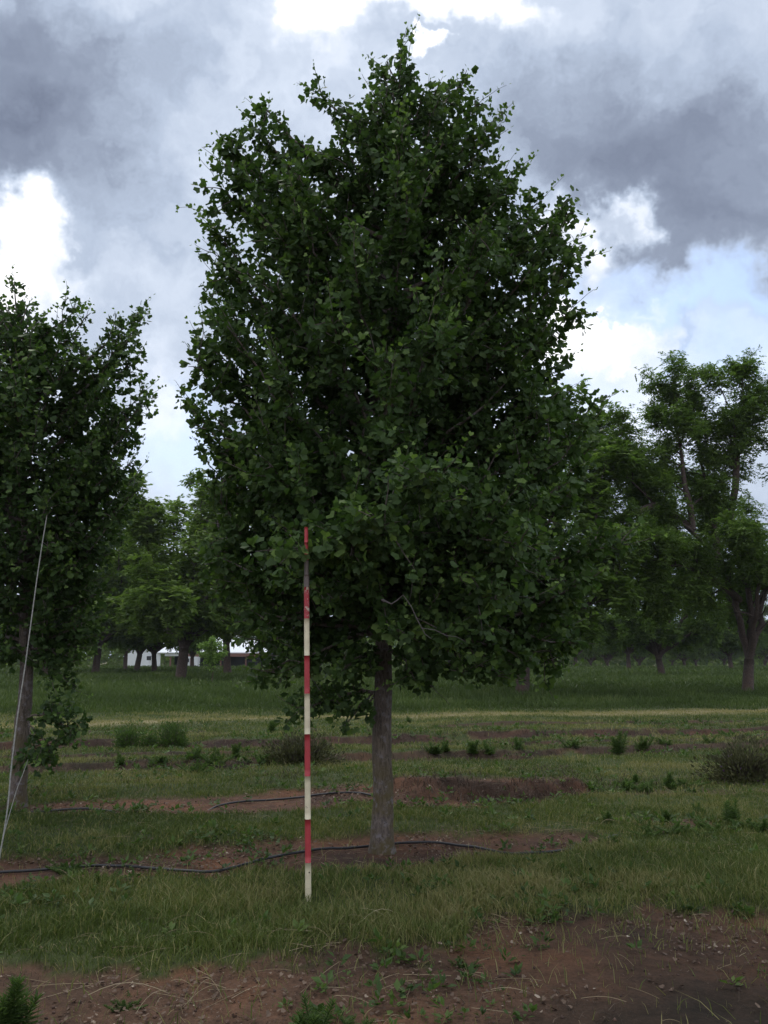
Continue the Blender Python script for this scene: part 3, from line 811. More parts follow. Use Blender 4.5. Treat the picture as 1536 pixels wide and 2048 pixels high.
B2 = gp(34, 1612)
Y2 = B2[1]
prof2 = [(560, 22, 40), (600, -10, 60), (640, -60, 85), (680, -120, 110), (720, -170, 170), (780, -190, 240), (860, -200, 235), (900, -210, 225), (950, -210, 220), (1000, -220, 225),
         (1060, -220, 210), (1150, -200, 200), (1200, -180, 190), (1300, -150, 175), (1370, -90, 140)]
tips2 = [(0, 600, .1), (60, 600, 0), (95, 640, .2), (115, 700, -.2), (178, 596, 0), (195, 610, -.2), (160, 625, .2), (312, 598, 0), (290, 640, -.2), (305, 690, .1), (250, 680, -.3), (320, 780, 0), (315, 760, .2), (285, 830, -.2),
         (290, 850, .1), (250, 900, -.3), (285, 910, 0), (270, 960, .2), (295, 965, 0), (260, 1000, -.3), (262, 1060, .2), (245, 1100, -.2), (225, 1180, .1), (210, 1230, -.2), (205, 1270, .2), (180, 1330, -.2), (165, 1385, 0), (120, 1380, -.4),
         (-60, 700, 0), (-150, 900, 0), (-150, 1100, 0), (200, 700, .1), (230, 740, -.4)]
c2 = P(48, 1440, Y2)
extra2 = [(c2, P(130, 1425, Y2 - .35), .014, .35, 1.3), (c2, P(100, 1500, Y2 - .35), .010, .45, 1.2), (c2, P(155, 1460, Y2 - .3), .010, .5, 1.2), (c2, P(80, 1530, Y2 - .3), .008, .6, 1.0)]
gk2, lead2 = ginkgo('ginkgo_tree', B2, [(34, 1612), (45, 1450), (52, 1370), (50, 1000), (35, 700), (30, 575)], Y2, prof2, 120, 23,
                    'smaller ginkgo tree at the left edge with pale trunk and low leafy side branch', .088, tips2, extra2, leafsize=.070, zlow=1.55, density=.05)

# ------------------------------------------------------------------ pecan orchard
def pecan_data(limbs, base, seed, trunk_r, leaf=.15, n2=11, n3=7, nfr=7, fork=None, l2=(1.4, 2.6), low=True, bright=False, nleaf=8, trunkpts=None, dens=1.0, spr=1.0, cut=None):
    """limbs: polylines from the fork outwards. Returns (trunk mesh object, crown mesh object) sitting at the origin of base."""
    global rng
    rng = np.random.default_rng(seed)
    T = Tubes()
    fork = np.asarray(fork, float)
    tp = np.array(trunkpts) if trunkpts is not None else np.linspace(base, fork, 6)
    tp, s_ = resample(np.asarray(tp, float), .25)
    tp = tp.copy(); tp[0][2] -= .15
    rr = trunk_r * (1.0 - .18 * s_); rr[0] *= 1.35
    T.add(tp, rr, 10, rough=.12)
    fp, fa, fs = [], [], []
    def leaves_at(e, d, m, spread=.28):
        m = max(1, int(m * dens)); spread = spread * spr
        ad = norm(d * .5 + rand_unit(m) + np.array([0, 0, .1]))[:, None, :]
        st0 = (e + rand_unit(m) * spread * rng.random((m, 1)))[:, None, :]
        L = (.22 + .2 * rng.random(m))[:, None, None]
        t = np.linspace(.15, 1, nleaf)[None, :, None]
        pts = st0 + ad * (t * L) + np.array([0, 0, -.22]) * (t ** 2) * L
        sd = norm(np.cross(ad, [0, 0, 1]) + rand_unit(m)[:, None, :] * .25)
        sg = np.where(np.arange(nleaf) % 2 == 0, 1, -1)[None, :, None]
        fp.append(pts.reshape(-1, 3)); fa.append(norm(sd * sg + ad * .55 + np.array([0, 0, -.25])).reshape(-1, 3))
        fs.append(np.repeat(np.clip(.35 + rng.normal(0, .18, m), 0, 1), nleaf))
    def leaves_at_old(e, d, m, spread=.28):
        for _ in range(m):
            ad = norm(d * .5 + rand_unit(1)[0] + np.array([0, 0, .1]))
            st0 = e + rand_unit(1)[0] * spread * rng.random()
            L = .22 + .2 * rng.random()
            t = np.linspace(.15, 1, nleaf)
            pts = st0 + ad * (t * L)[:, None] + np.array([0, 0, -.22]) * (t ** 2)[:, None] * L
            sd = norm(np.cross(ad, [0, 0, 1]) + rand_unit(1)[0] * .25)
            sg = np.where(np.arange(nleaf) % 2 == 0, 1, -1)[:, None]
            fp.append(pts); fa.append(norm(sd * sg + ad * .55 + np.array([0, 0, -.25])))
            fs.append(np.full(nleaf, np.clip(.35 + rng.normal(0, .18), 0, 1)))
    for li, lb in enumerate(limbs):
        lb = np.asarray(lb, float)
        q, s = resample(lb, .5)
        q[1:-1] += rng.normal(0, .05, (len(q) - 2, 3))
        Ll = np.linalg.norm(np.diff(q, axis=0), axis=1).sum()
        r1 = trunk_r * .68
        T.add(q, r1 * (1 - s) ** 1.25 * .95 + .012, 7, rough=.08)
        for i in range(n2):
            t = .14 + .86 * (i + rng.random()) / n2
            a = np.array([np.interp(t, s, q[:, j]) for j in range(3)])
            d = norm(q[min(len(q) - 1, int(t * len(q)) + 1)] - q[max(0, int(t * len(q)) - 1)])
            out = norm(np.array([a[0] - base[0], a[1] - base[1], 0.001]))
            drop = -.35 if t < .35 else .25
            dd = norm(d * .6 + rand_unit(1)[0] * .8 + out * .35 + np.array([0, 0, drop]))
            L2 = (l2[0] + (l2[1] - l2[0]) * rng.random()) * (1.1 - .55 * t)
            e = a + dd * L2
            if e[2] < base[2] + 3.3: e[2] = base[2] + 3.3 + rng.random() * .6
            c = curve(a, e, np.array([0, 0, .06]), 6)
            T.add(c, np.linspace(.05 * (1.2 - t), .012, 6), 4)
            for k in range(n3):
                t3 = .2 + .8 * (k + rng.random()) / n3
                b = np.array([np.interp(t3, np.linspace(0, 1, 6), c[:, j]) for j in range(3)])
                d3 = norm(dd * .7 + rand_unit(1)[0] + np.array([0, 0, .1]))
                e3 = b + d3 * (.35 + .5 * rng.random())
                T.add(np.array([b, e3]), [.012, .006], 3)
                leaves_at(e3, d3, nfr, .32)
                leaves_at((b + e3) / 2, d3, nfr // 2, .28)
            leaves_at(e, dd, nfr, .3)
        leaves_at(q[-1], np.array([0, 0, 1.]), nfr * 3, .5)
    p = np.concatenate(fp); a = np.concatenate(fa); sh = np.concatenate(fs)
    if cut is not None:
        k = cut(p); p, a, sh = p[k], a[k], sh[k]
    n = len(p)
    v, f = place_leaves(p, a, norm(rand_unit(n) * .6 + np.array([0, 0, .8])), leaf * (.7 + .6 * rng.random(n)), LANCE, LANCE_F, .42)
    print('pecan leaflets', n)
    t_ob = T.build('trunk', [M_PBARK], None, base)
    c_ob = mesh_np('crown', v - base, [f], [M_PECAN_Y if bright else M_PECAN], {'shade': ('FACE', np.clip(sh + rng.normal(0, .08, n), 0, 1))})
    return t_ob, c_ob
def generic(seed, Hh, Rr, nl, forkh, leaf, **kw):
    r = np.random.default_rng(seed)
    limbs = []
    fork = np.array([r.normal(0, .12), r.normal(0, .12), forkh])
    for i in range(nl):
        az = i * 2 * math.pi / nl + r.normal(0, .25)
        k = .55 + .45 * r.random() if i else .15
        rr_ = Rr * k; h = Hh * (1.0 - .28 * k * r.random()) if i else Hh
        d = np.array([math.cos(az), math.sin(az), 0])
        limbs.append([fork, fork + d * rr_ * .35 + [0, 0, (h - forkh) * .28], fork + d * rr_ * .75 + [0, 0, (h - forkh) * .6], fork + d * rr_ * .95 + [0, 0, (h - forkh)]])
        # lower side limbs that carry the skirt of the crown
        az2 = az + .6
        d2 = np.array([math.cos(az2), math.sin(az2), 0])
        limbs.append([fork + d * .3 + [0, 0, .5], fork + d2 * Rr * .5 + [0, 0, 1.9], fork + d2 * Rr * (.9 + .15 * r.random()) + [0, 0, 2.2 + 2.2 * r.random()]])
    return pecan_data(limbs, np.zeros(3), seed, .30, leaf, fork=fork, **kw)

GRP = 'pecan trees in the orchard behind the nursery rows'
# the big forked tree at the right
BA = gp(1495, 1389); YA = BA[1]
def A(px, py, dy=0): return P(px, py, YA + dy)
fk = A(1498, 1318)
limbsA = [
    [fk, A(1484, 1260), A(1470, 1200), A(1440, 1125), A(1385, 1060, -.5), A(1310, 1010, -1), A(1255, 955, -1.2), A(1235, 840, -1)],
    [A(1385, 1060, -.5), A(1370, 960, -.5), A(1352, 860), A(1350, 775)],
    [A(1440, 1125), A(1425, 1020, .5), A(1400, 920, .5), A(1385, 810, 1)],
    [fk, A(1508, 1240), A(1490, 1170), A(1470, 1100), A(1466, 1000), A(1468, 900), A(1440, 760)],
    [A(1466, 1000), A(1480, 900), A(1490, 820), A(1485, 750)],
    [fk, A(1516, 1255), A(1535, 1170), A(1562, 1090, -.5), A(1590, 960, -1), A(1600, 830, -1)],
    [A(1478, 1200), A(1420, 1150, -2), A(1340, 1130, -3), A(1270, 1110, -3.4)],
    [A(1310, 1010, -1), A(1260, 1030, -1.5), A(1200, 1050, -1.5), A(1180, 960, -1.2)],
    [fk, A(1500, 1150, 2), A(1460, 1050, 3), A(1400, 980, 4)],
    [fk, A(1520, 1180, -2), A(1500, 1120, -3), A(1480, 1060, -4)],
    [A(1560, 1090, -.5), A(1610, 1100, -2), A(1660, 1060, -2)],
    [A(1385, 1060, -.5), A(1310, 1000, .5), A(1235, 930, .8), A(1195, 870, .8)],
    [A(1420, 1150, -2), A(1330, 1190, -2), A(1250, 1180, -2.5), A(1200, 1160, -2.5)],
    [A(1500, 1150, 2), A(1420, 1130, 3), A(1350, 1060, 4), A(1300, 940, 4)],
]
tA, cA = pecan_data(limbsA, BA, 5, .25, .155, n2=12, n3=8, nfr=6, fork=fk, l2=(1.1, 2.3), dens=2.7, spr=1.8, cut=lambda q: ~((q[:, 2] < 4.6) & (np.abs(q[:, 0] - BA[0] - .2) < 1.7) & (q[:, 1] < YA + .3)))
rt = empty('pecan_tree', BA, 'tallest pecan tree at the right edge, thick forked trunk, one long limb leaning left', 'tree', GRP)
tA.parent = rt; cA.parent = rt

VAR = {}
VAR['a'] = generic(101, 12.6, 4.7, 6, 1.9, .27, n2=9, n3=7, nfr=6, dens=1.4, spr=1.6)
VAR['b'] = generic(102, 11.8, 5.0, 5, 1.6, .28, n2=9, n3=7, nfr=6, dens=1.4, spr=1.6)
VAR['c'] = generic(103, 12.2, 4.6, 6, 2.1, .25, n2=10, n3=7, nfr=6, bright=True, dens=1.6, spr=1.6)
VAR['d'] = generic(104, 9.5, 4.4, 5, 1.5, .34, n2=8, n3=6, nfr=5, nleaf=7, dens=1.3, spr=1.5)
used = set()
def pecan(px, py, var, rot, sc, label, z=None):
    p = gp(px, py)
    t0, c0_ = VAR[var]
    r = empty('pecan_tree', p, label, 'tree', GRP)
    r.rotation_euler = (0, 0, rot); r.scale = (sc[0], sc[0], sc[1])
    for src in (t0, c0_):
        if var in used: o = src.copy(); scene.collection.objects.link(o)
        else: o = src
        o.parent = r
    used.add(var)
    return r
TREES = [
    (360, 1364, 'c', 0.3, (1.3, 1.06), 'bright leafy pecan tree with the nearest trunk left of the striped pole'),
    (1043, 1394, 'a', 1.0, (1.0, .90), 'pecan tree with a short reddish trunk showing under the right side of the ginkgo crown'),
    (1325, 1355, 'b', 2.1, (1.0, .95), 'pecan tree whose dark trunk stands midway between the ginkgo and the big forked tree'),
    (1258, 1341, 'a', 3.3, (1.0, .95), 'pecan tree with dark forked trunk just left of the midway one'),
    (1463, 1341, 'b', .4, (1.0, 1.0), 'pecan tree whose trunk peeps out close left of the big forked trunk'),
    (309, 1348, 'a', 4.3, (.95, .95), 'pecan tree with V-shaped trunk in front of the white barn gable'),
    (272, 1345, 'b', 5.2, (1.15, 1.2), 'pecan tree left of the barn, second trunk from the left'),
    (250, 1342, 'c', 2.6, (.9, .95), 'pecan tree with the leftmost trunk near the white barn'),
    (384, 1338, 'd', 1.2, (1.0, 1.05), 'pecan tree with slim leaning trunk before the barn opening'),
    (1216, 1333, 'd', 2.0, (1.1, 1.15), 'distant pecan tree with thin dark trunk seen right of the ginkgo crown'),
    (1184, 1330, 'b', 1.7, (1.0, 1.0), 'small distant pecan trunk nearest the right edge of the ginkgo crown'),
    (1279, 1331, 'd', 3.9, (1.1, 1.1), 'far pecan tree with branching trunk just right of the forked dark one'),
    (1371, 1333, 'a', 5.5, (1.0, 1.0), 'distant pecan tree with pale leaning trunk, right of the midway trunk'),
    (1392, 1329, 'd', .6, (1.1, 1.1), 'far slim dark pecan trunk next to the pale leaning one'),
    (1529, 1332, 'd', 4.8, (1.1, 1.2), 'pecan tree with its trunk at the right picture edge, behind the big forked one'),
    (1345, 1329, 'b', 3.0, (1.0, 1.0), 'far pecan tree with greyish trunk just right of the midway trunk'),
    (1447, 1329, 'a', 2.3, (1.1, 1.0), 'far pecan tree partly hidden by the trunk beside the big forked tree'),
    (455, 1352, 'c', 5.0, (1.2, 1.3), 'light green pecan tree behind the left flank of the ginkgo crown'),
    (600, 1340, 'b', 2.2, (1.05, 1.0), 'pecan tree hidden behind the lower left half of the ginkgo crown'),
    (900, 1345, 'a', .9, (1.05, 1.0), 'pecan tree mostly hidden behind the lower right half of the ginkgo crown'),
    (1150, 1335, 'b', 5.9, (1.1, 1.1), 'pecan tree behind the right flank of the ginkgo, low in its shade'),
    (190, 1350, 'c', 1.9, (1.2, 1.15), 'pecan tree behind the right side of the smaller ginkgo crown'),
    (90, 1352, 'b', 3.6, (1.0, .9), 'pecan tree showing below the smaller ginkgo crown at far left'),
    (-20, 1340, 'd', .2, (1.1, 1.0), 'pecan tree behind the trunk of the smaller ginkgo'),
]
for t_ in TREES: pecan(*t_)

# distant wood
def far_wood():
    global rng
    rng = np.random.default_rng(77)
    n = 60000
    x = rng.random(n) * 420 - 190; y = 235 + rng.random(n) * 25
    top = 7 + 6 * fbm(x, y, .09, 3) + 2 * (fbm(x, y, .5, 8) - .5)
    z = -1.5 + top * rng.random(n) ** .8
    v, f = place_leaves(np.stack([x, y, z], -1), rand_unit(n), norm(rand_unit(n) + np.array([0, -.3, .6])), .8 + .8 * rng.random(n), LANCE, LANCE_F, .9)
    o = mesh_np('far_wood', v, [f], [M_PECAN_Y], {'shade': ('FACE', np.clip(.3 + (fbm(x, y, .2, 5) - .5) * 1.2 + rng.normal(0, .15, n), 0, 1))})
    tag(o, 'distant line of green woodland behind the orchard', 'woodland', kind='stuff')
far_wood()

# sapling with bright young leaves
def sapling():
    global rng
    rng = np.random.default_rng(9)
    b = gp(425, 1372)
    r = empty('sapling', b, 'young sapling with bright yellow-green leaves standing in front of the barn', 'tree')
    top = P(424, 1282, b[1]); T = Tubes(); T.add(curve(b - [0, 0, .1], top, np.array([.01, 0, 0]), 6), np.linspace(.028, .012, 6), 6)
    ps = []
    for i in range(46):
        t = .35 + .65 * (i / 46)
        a = b + (top - b) * t
        w = .75 * math.sin(math.pi * min(1, (t - .28) / .74) * .93) + .12
        e = a + np.array([rng.normal(0, .5) * w, rng.normal(0, .5) * w, .1 + .25 * rng.random()])
        T.add(np.array([a, e]), [.008, .004], 3)
        q, s = resample(np.array([a, e]), .05)
        for k in range(9 if t > .5 else 2): ps.append(q[1:] + rand_unit(len(q) - 1) * .13)
    p = np.concatenate(ps); n = len(p)
    v, f = place_leaves(p, rand_unit(n), norm(rand_unit(n) + np.array([0, 0, .8])), .10 + .05 * rng.random(n), LANCE, LANCE_F, .7)
    T.build('trunk', [M_PBARK], r, b)
    mesh_np('crown', v - b, [f], [M_YOUNG], {'shade': ('FACE', rng.random(n))}, parent=r)
sapling()

# ------------------------------------------------------------------ barn
def barn():
    d = 150.0
    M_W = plain('white_metal_wall', (.72, .74, .76), .5, .08, 2)
    M_R = plain('white_roof_metal', (.80, .83, .86), .4, .06, 1)
    M_D = plain('dark_shed_interior', (.05, .055, .06), .9, .2, 1)
    M_F = plain('brown_fascia', (.20, .10, .08), .8, .2, 1)
    M_T = plain('red_panel', (.30, .10, .09), .6, .2, 1)
    z0 = Hs(-45, d)
    def X(px): return (px - CX) / F * d
    xc = X(324); x0 = X(270); x1 = X(470); ev = z0 + 2.75; rd = z0 + 5.8
    dep = 22.0
    r = empty('barn', (xc, d, z0), 'long white metal barn with an open dark front, seen between the left orchard trunks', 'barn')
    off = np.array([xc, d, z0])
    def slab(name, pts, th, mat, lab=None):
        pts = np.array(pts, float)
        n = norm(np.cross(pts[1] - pts[0], pts[2] - pts[0]))
        k = len(pts)
        v = np.concatenate([pts, pts + n * th]) - off
        f4 = np.array([[i, (i + 1) % k, (i + 1) % k + k, i + k] for i in range(k)])
        return mesh_np(name, v, [f4, np.arange(k)[None], (np.arange(k)[::-1] + k)[None]], [mat], parent=r)
    def box(name, a, b, mat, parent=None):
        a = np.array(a) - off; b = np.array(b) - off
        v = np.array([[x, y, z] for x in (a[0], b[0]) for y in (a[1], b[1]) for z in (a[2], b[2])])
        f = np.array([[0, 1, 3, 2], [4, 6, 7, 5], [0, 4, 5, 1], [2, 3, 7, 6], [0, 2, 6, 4], [1, 5, 7, 3]])
        return mesh_np(name, v, [f], [mat], parent=parent or r)
    # gable end: turned so it faces left-forward
    gx0, gy0 = (262 - CX) / F * (d + dep), d + dep
    slab('gable_wall', [(xc, d, z0), (gx0, gy0, z0), (gx0, gy0, ev), ((xc + gx0) / 2, d + dep / 2, rd), (xc, d, ev)], .2, M_W)
    for k in range(2):
        t = .25 + .3 * k
        wx, wy = xc + (gx0 - xc) * t, d + dep * t
        box('window', (wx - .5, wy - .5, z0 + 1.6), (wx + .5, wy - .1, z0 + 2.3), M_D)
    slab('roof', [(xc - .4, d - .5, ev), (x1 + 6, d - .5, ev), (x1 + 6 - 3, d + dep / 2, rd), ((xc + gx0) / 2, d + dep / 2, rd)], .15, M_R)
    box('fascia', (xc + 4.6, d - .7, ev - .55), (x1 + 6, d - .52, ev - .02), M_F)
    box('front_wall', (xc - .1, d - .1, z0), (X(326), d + .3, ev - .02), M_W)
    box('front_wall', (X(326) + .8, d - .1, z0 + 2.3), (X(326) + 5, d + .3, ev - .02), M_W)
    box('back_wall', (xc + .5, d + 9, z0), (x1 + 6, d + 9.3, rd - 1), M_D)
    box('door', (X(318) + .8, d - .25, z0), (X(326), d - .12, z0 + 2.5), M_W)
    for k in range(5):
        xx = X(345) + k * 4.2
        box('post', (xx, d, z0), (xx + .25, d + .25, ev - .56), M_F)
    r2 = empty('parked_trailer', (X(398), d - 3, z0), 'white box trailer with a red panel parked at the barn front', 'trailer')
    off[:] = (X(398), d - 3, z0)
    box('body', (X(387), d - 4, z0 + .6), (X(410), d - 2, z0 + 2.2), M_W, r2)
    box('panel', (X(396), d - 4.08, z0 + .7), (X(401), d - 4.01, z0 + 2.0), M_T, r2)
    box('window', (X(389), d - 4.08, z0 + 1.3), (X(394), d - 4.01, z0 + 1.9), M_D, r2)
    for k in (391, 406):
        T = Tubes(); T.add([(X(k), d - 4.05, z0 + .4), (X(k), d - 3.7, z0 + .4)], .4, 14)
        T.build('wheel', [M_HOSE], r2, off)
barn()

# ------------------------------------------------------------------ striped pole
def pole():
    Yp = POLE[1]
    r = empty('measuring_pole', POLE, 'tall red and white striped wooden measuring pole standing in the grass', 'measuring pole')
    def paint(name, col, chip, lo=.60):
        m, t, p, out = new_mat(name)
        tc = N(t, 'ShaderNodeTexCoord')
        n = noise_n(t, tc.outputs['Object'], 26, 6, .7); n2 = noise_n(t, tc.outputs['Object'], 9, 4, .6)
        c = mix_n(t, ramp_n(t, n.outputs['Fac'], [(lo, (0, 0, 0)), (lo + .05, (1, 1, 1))]), col, chip)
        c = mix_n(t, .5, c, ramp_n(t, n2.outputs['Fac'], [(.3, (.6, .57, .52)), (.65, (1.1, 1.1, 1.1))]), 'MULTIPLY')
        t.links.new(c, p.inputs['Base Color']); p.inputs['Roughness'].default_value = .5
        return m
    MR = paint('red_paint', (.42, .040, .050), (.46, .30, .24), .66); MW = paint('cream_paint', (.74, .66, .47), (.40, .34, .25), .64)
    MG = paint('grey_ferrule', (.15, .12, .11), (.08, .07, .07)); MS = paint('scuffed_red_paint', (.38, .035, .045), (.62, .56, .46), .52)
    M_DK = plain('knot', (.10, .07, .05), .8, .2)
    zp = lambda py, px=614: P(px, py, Yp)[2]
    xp = lambda py: P(np.interp(py, [1055, 1802], [612.5, 616.5]), py, Yp)[0]
    bnd = [1830, 1725, 1638, 1552, 1468, 1387, 1311, 1237, 1172]
    mats = [MW, MR, MW, MR, MW, MR, MW, MS]
    T = Tubes()
    def add(py0, py1, r0, r1, mi):
        n = 7
        py = np.linspace(py0, py1, n)
        T.add([(xp(b), Yp, zp(b)) for b in py], np.linspace(r0, r1, n), 14, mi=mi, rough=.02)
    rad = lambda py: np.interp(py, [1172, 1800], [.0185, .0205])
    for i in range(8): add(bnd[i], bnd[i + 1], rad(bnd[i]), rad(bnd[i + 1]), {MW: 0, MR: 1, MS: 2}[mats[i]])
    T.build('lower_section', [MW, MR, MS], r, POLE)
    T = Tubes(); add(1174, 1150, .0195, .0195, 0); T.build('ferrule', [MG], r, POLE)
    T = Tubes(); add(1151, 1120, .015, .015, 0); add(1120, 1085, .0145, .014, 1); add(1085, 1054, .014, .0125, 1); T.build('upper_section', [MG, MR], r, POLE)
    kn = P(618.5, 1745, Yp - .02); T = Tubes(); T.add([kn + [0, .012, 0], kn + [0, -.002, 0]], .005, 8); T.build('knot', [M_DK], r, POLE)
pole()

# ------------------------------------------------------------------ hoses and canes
def hose(name, pts, rad, label, buried=()):
    W = []
    for i, (a, b) in enumerate(pts):
        p = gp0(a, b); W.append([p[0], p[1], 1.0 if not any(l <= a <= h for l, h in buried) else 0.0])
    W = np.array(W)
    t = np.arange(len(W)); tt = np.linspace(0, len(W) - 1, len(W) * 14)
    q = np.stack([np.interp(tt, t, W[:, i]) for i in range(3)], -1)
    for i in range(2): q[:, i] = np.convolve(np.pad(q[:, i], 9, 'reflect', reflect_type='odd'), np.ones(19) / 19, 'valid')
    q[:, 2] = H(q[:, 0], q[:, 1]) * .5 + np.convolve(np.pad(H(q[:, 0], q[:, 1]), 8, 'edge'), np.ones(17) / 17, 'valid') * .5 + rad * .9 + .012 - (1 - q[:, 2]) * .09
    T = Tubes(); T.add(q, rad, 8)
    o = T.build(name, [M_HOSE], None)
    tag(o, label, 'hose', 'black irrigation hoses')
hose('irrigation_hose', [(-420, 1758), (-200, 1748), (0, 1738), (90, 1731), (160, 1724), (210, 1722), (290, 1731), (360, 1735), (440, 1733), (500, 1719), (550, 1705), (610, 1692), (690, 1682), (740, 1677),
     (785, 1673), (860, 1671), (930, 1676), (1000, 1689), (1060, 1694), (1130, 1691), (1190, 1678), (1225, 1668), (1290, 1662), (1500, 1655)], .0115,
     'long black irrigation hose running past the base of the large ginkgo trunk', buried=((1240, 1700),))
hose('irrigation_hose', [(-420, 1634), (-200, 1630), (0, 1627), (60, 1625), (120, 1621), (190, 1620), (222, 1625), (260, 1630), (330, 1626), (390, 1620), (430, 1612), (500, 1601), (600, 1596), (700, 1591), (740, 1594), (800, 1606), (900, 1606), (960, 1599), (985, 1594), (1010, 1596), (1060, 1600)], .0115,
     'black irrigation hose in the second row, passing the foot of the smaller ginkgo', buried=((230, 400), (790, 950), (1005, 1100)))
def cane(name, pts, Y, r0, r1, label, cat):
    q = np.array([P(a, b, Y) for a, b in pts])
    q, s = resample(q, .05)
    q[-1][2] = min(q[-1][2], Hs(q[-1][0], Y) - .02)
    T = Tubes(); T.add(q, r1 + (r0 - r1) * s, 7)
    tag(T.build(name, [M_CANE], None), label, cat)
cane('thin_cane', [(94, 1030), (84, 1090), (73, 1164), (62, 1246), (51, 1328), (41, 1392), (32, 1454), (22, 1540), (16, 1612), (8, 1665), (-2, 1720), (-12, 1800)], 6.3, .0058, .0035,
     'long thin grey cane bowing up in front of the smaller ginkgo at the left edge', 'cane')
cane('loose_stem', [(56, 1519), (46, 1548), (34, 1577), (20, 1625), (8, 1668), (3, 1690), (-6, 1750), (-14, 1802)], 6.2, .0038, .0025,
     'short pale stem crossing the foot of the long thin cane', 'stem')

# ------------------------------------------------------------------ weeds and bushes
def weed_mesh(seed, h, nst, lw, ll, spread, mat=None, stemm=None):
    """upright feathery weed, stems ringed with narrow leaves"""
    r = np.random.default_rng(seed)
    ps, ax, sz = [], [], []
    T = Tubes()
    for s in range(nst):
        b = np.array([r.normal(0, spread * .2), r.normal(0, spread * .2), -.02])
        hh = h * (.55 + .45 * r.random()) if s else h
        e = b * 1.6 + np.array([r.normal(0, spread * .55), r.normal(0, spread * .55), hh])
        T.add(np.linspace(b, e, 4), [.004, .0035, .003, .002], 4)
        m = int(hh / ll * 30 * (.7 + .5 * r.random()))
        for i in range(m):
            t = .12 + .88 * i / m
            a = i * 2.4
            p = b + (e - b) * t
            ps.append(p); ax.append([math.cos(a), math.sin(a), .35 + 1.3 * t ** 2]); sz.append(ll * (1.15 - .6 * t) * (.7 + .6 * r.random()))
    p = np.array(ps); a = norm(np.array(ax)); n = len(p)
    nr = norm(np.array([0, 0, 1.0]) + r.normal(0, .3, (n, 3)))
    v, f = place_leaves(p, a, nr, np.array(sz), LANCE, LANCE_F, lw)
    tv = np.concatenate(T.v); tq = np.concatenate(T.q); tt = np.concatenate(T.capt)
    sh = np.concatenate([np.clip(r.normal(.45, .2, n), 0, 1), np.full(len(tq), .3), np.full(len(tt), .3)])
    ob = mesh_np('weed', np.concatenate([v, tv]), [f, tq + len(v), tt + len(v)], [mat or M_WEED], {'shade': ('FACE', sh)})
    me = ob.data
    bpy.data.objects.remove(ob)
    return me
rng = np.random.default_rng(500)
WM = [[weed_mesh(1 + 10 * j, .30, 7, .17, .075, .12), weed_mesh(2 + 10 * j, .26, 5, .16, .07, .09), weed_mesh(3 + 10 * j, .34, 4, .18, .085, .08), weed_mesh(4 + 10 * j, .20, 10, .20, .06, .20)] for j in range(4)]
def weed(px, py, k, sc, label, group='low green weeds on the soil strips', cat='weed', name='weed'):
    p = gp(px, py)
    o = bpy.data.objects.new(name, WM[(px * 7 + py) % 4][k]); link(o)
    o.location = p - np.array([0, 0, .01]); k_ = .72 if py < 1600 else .85; o.scale = (sc * k_ * 1.1, sc * k_ * 1.1, sc * k_ * (.60 + .25 * ((px * 13 + py) % 10) / 10)); o.rotation_euler = (0, 0, (px * .7) % 6.28)
    tag(o, label, cat, group)
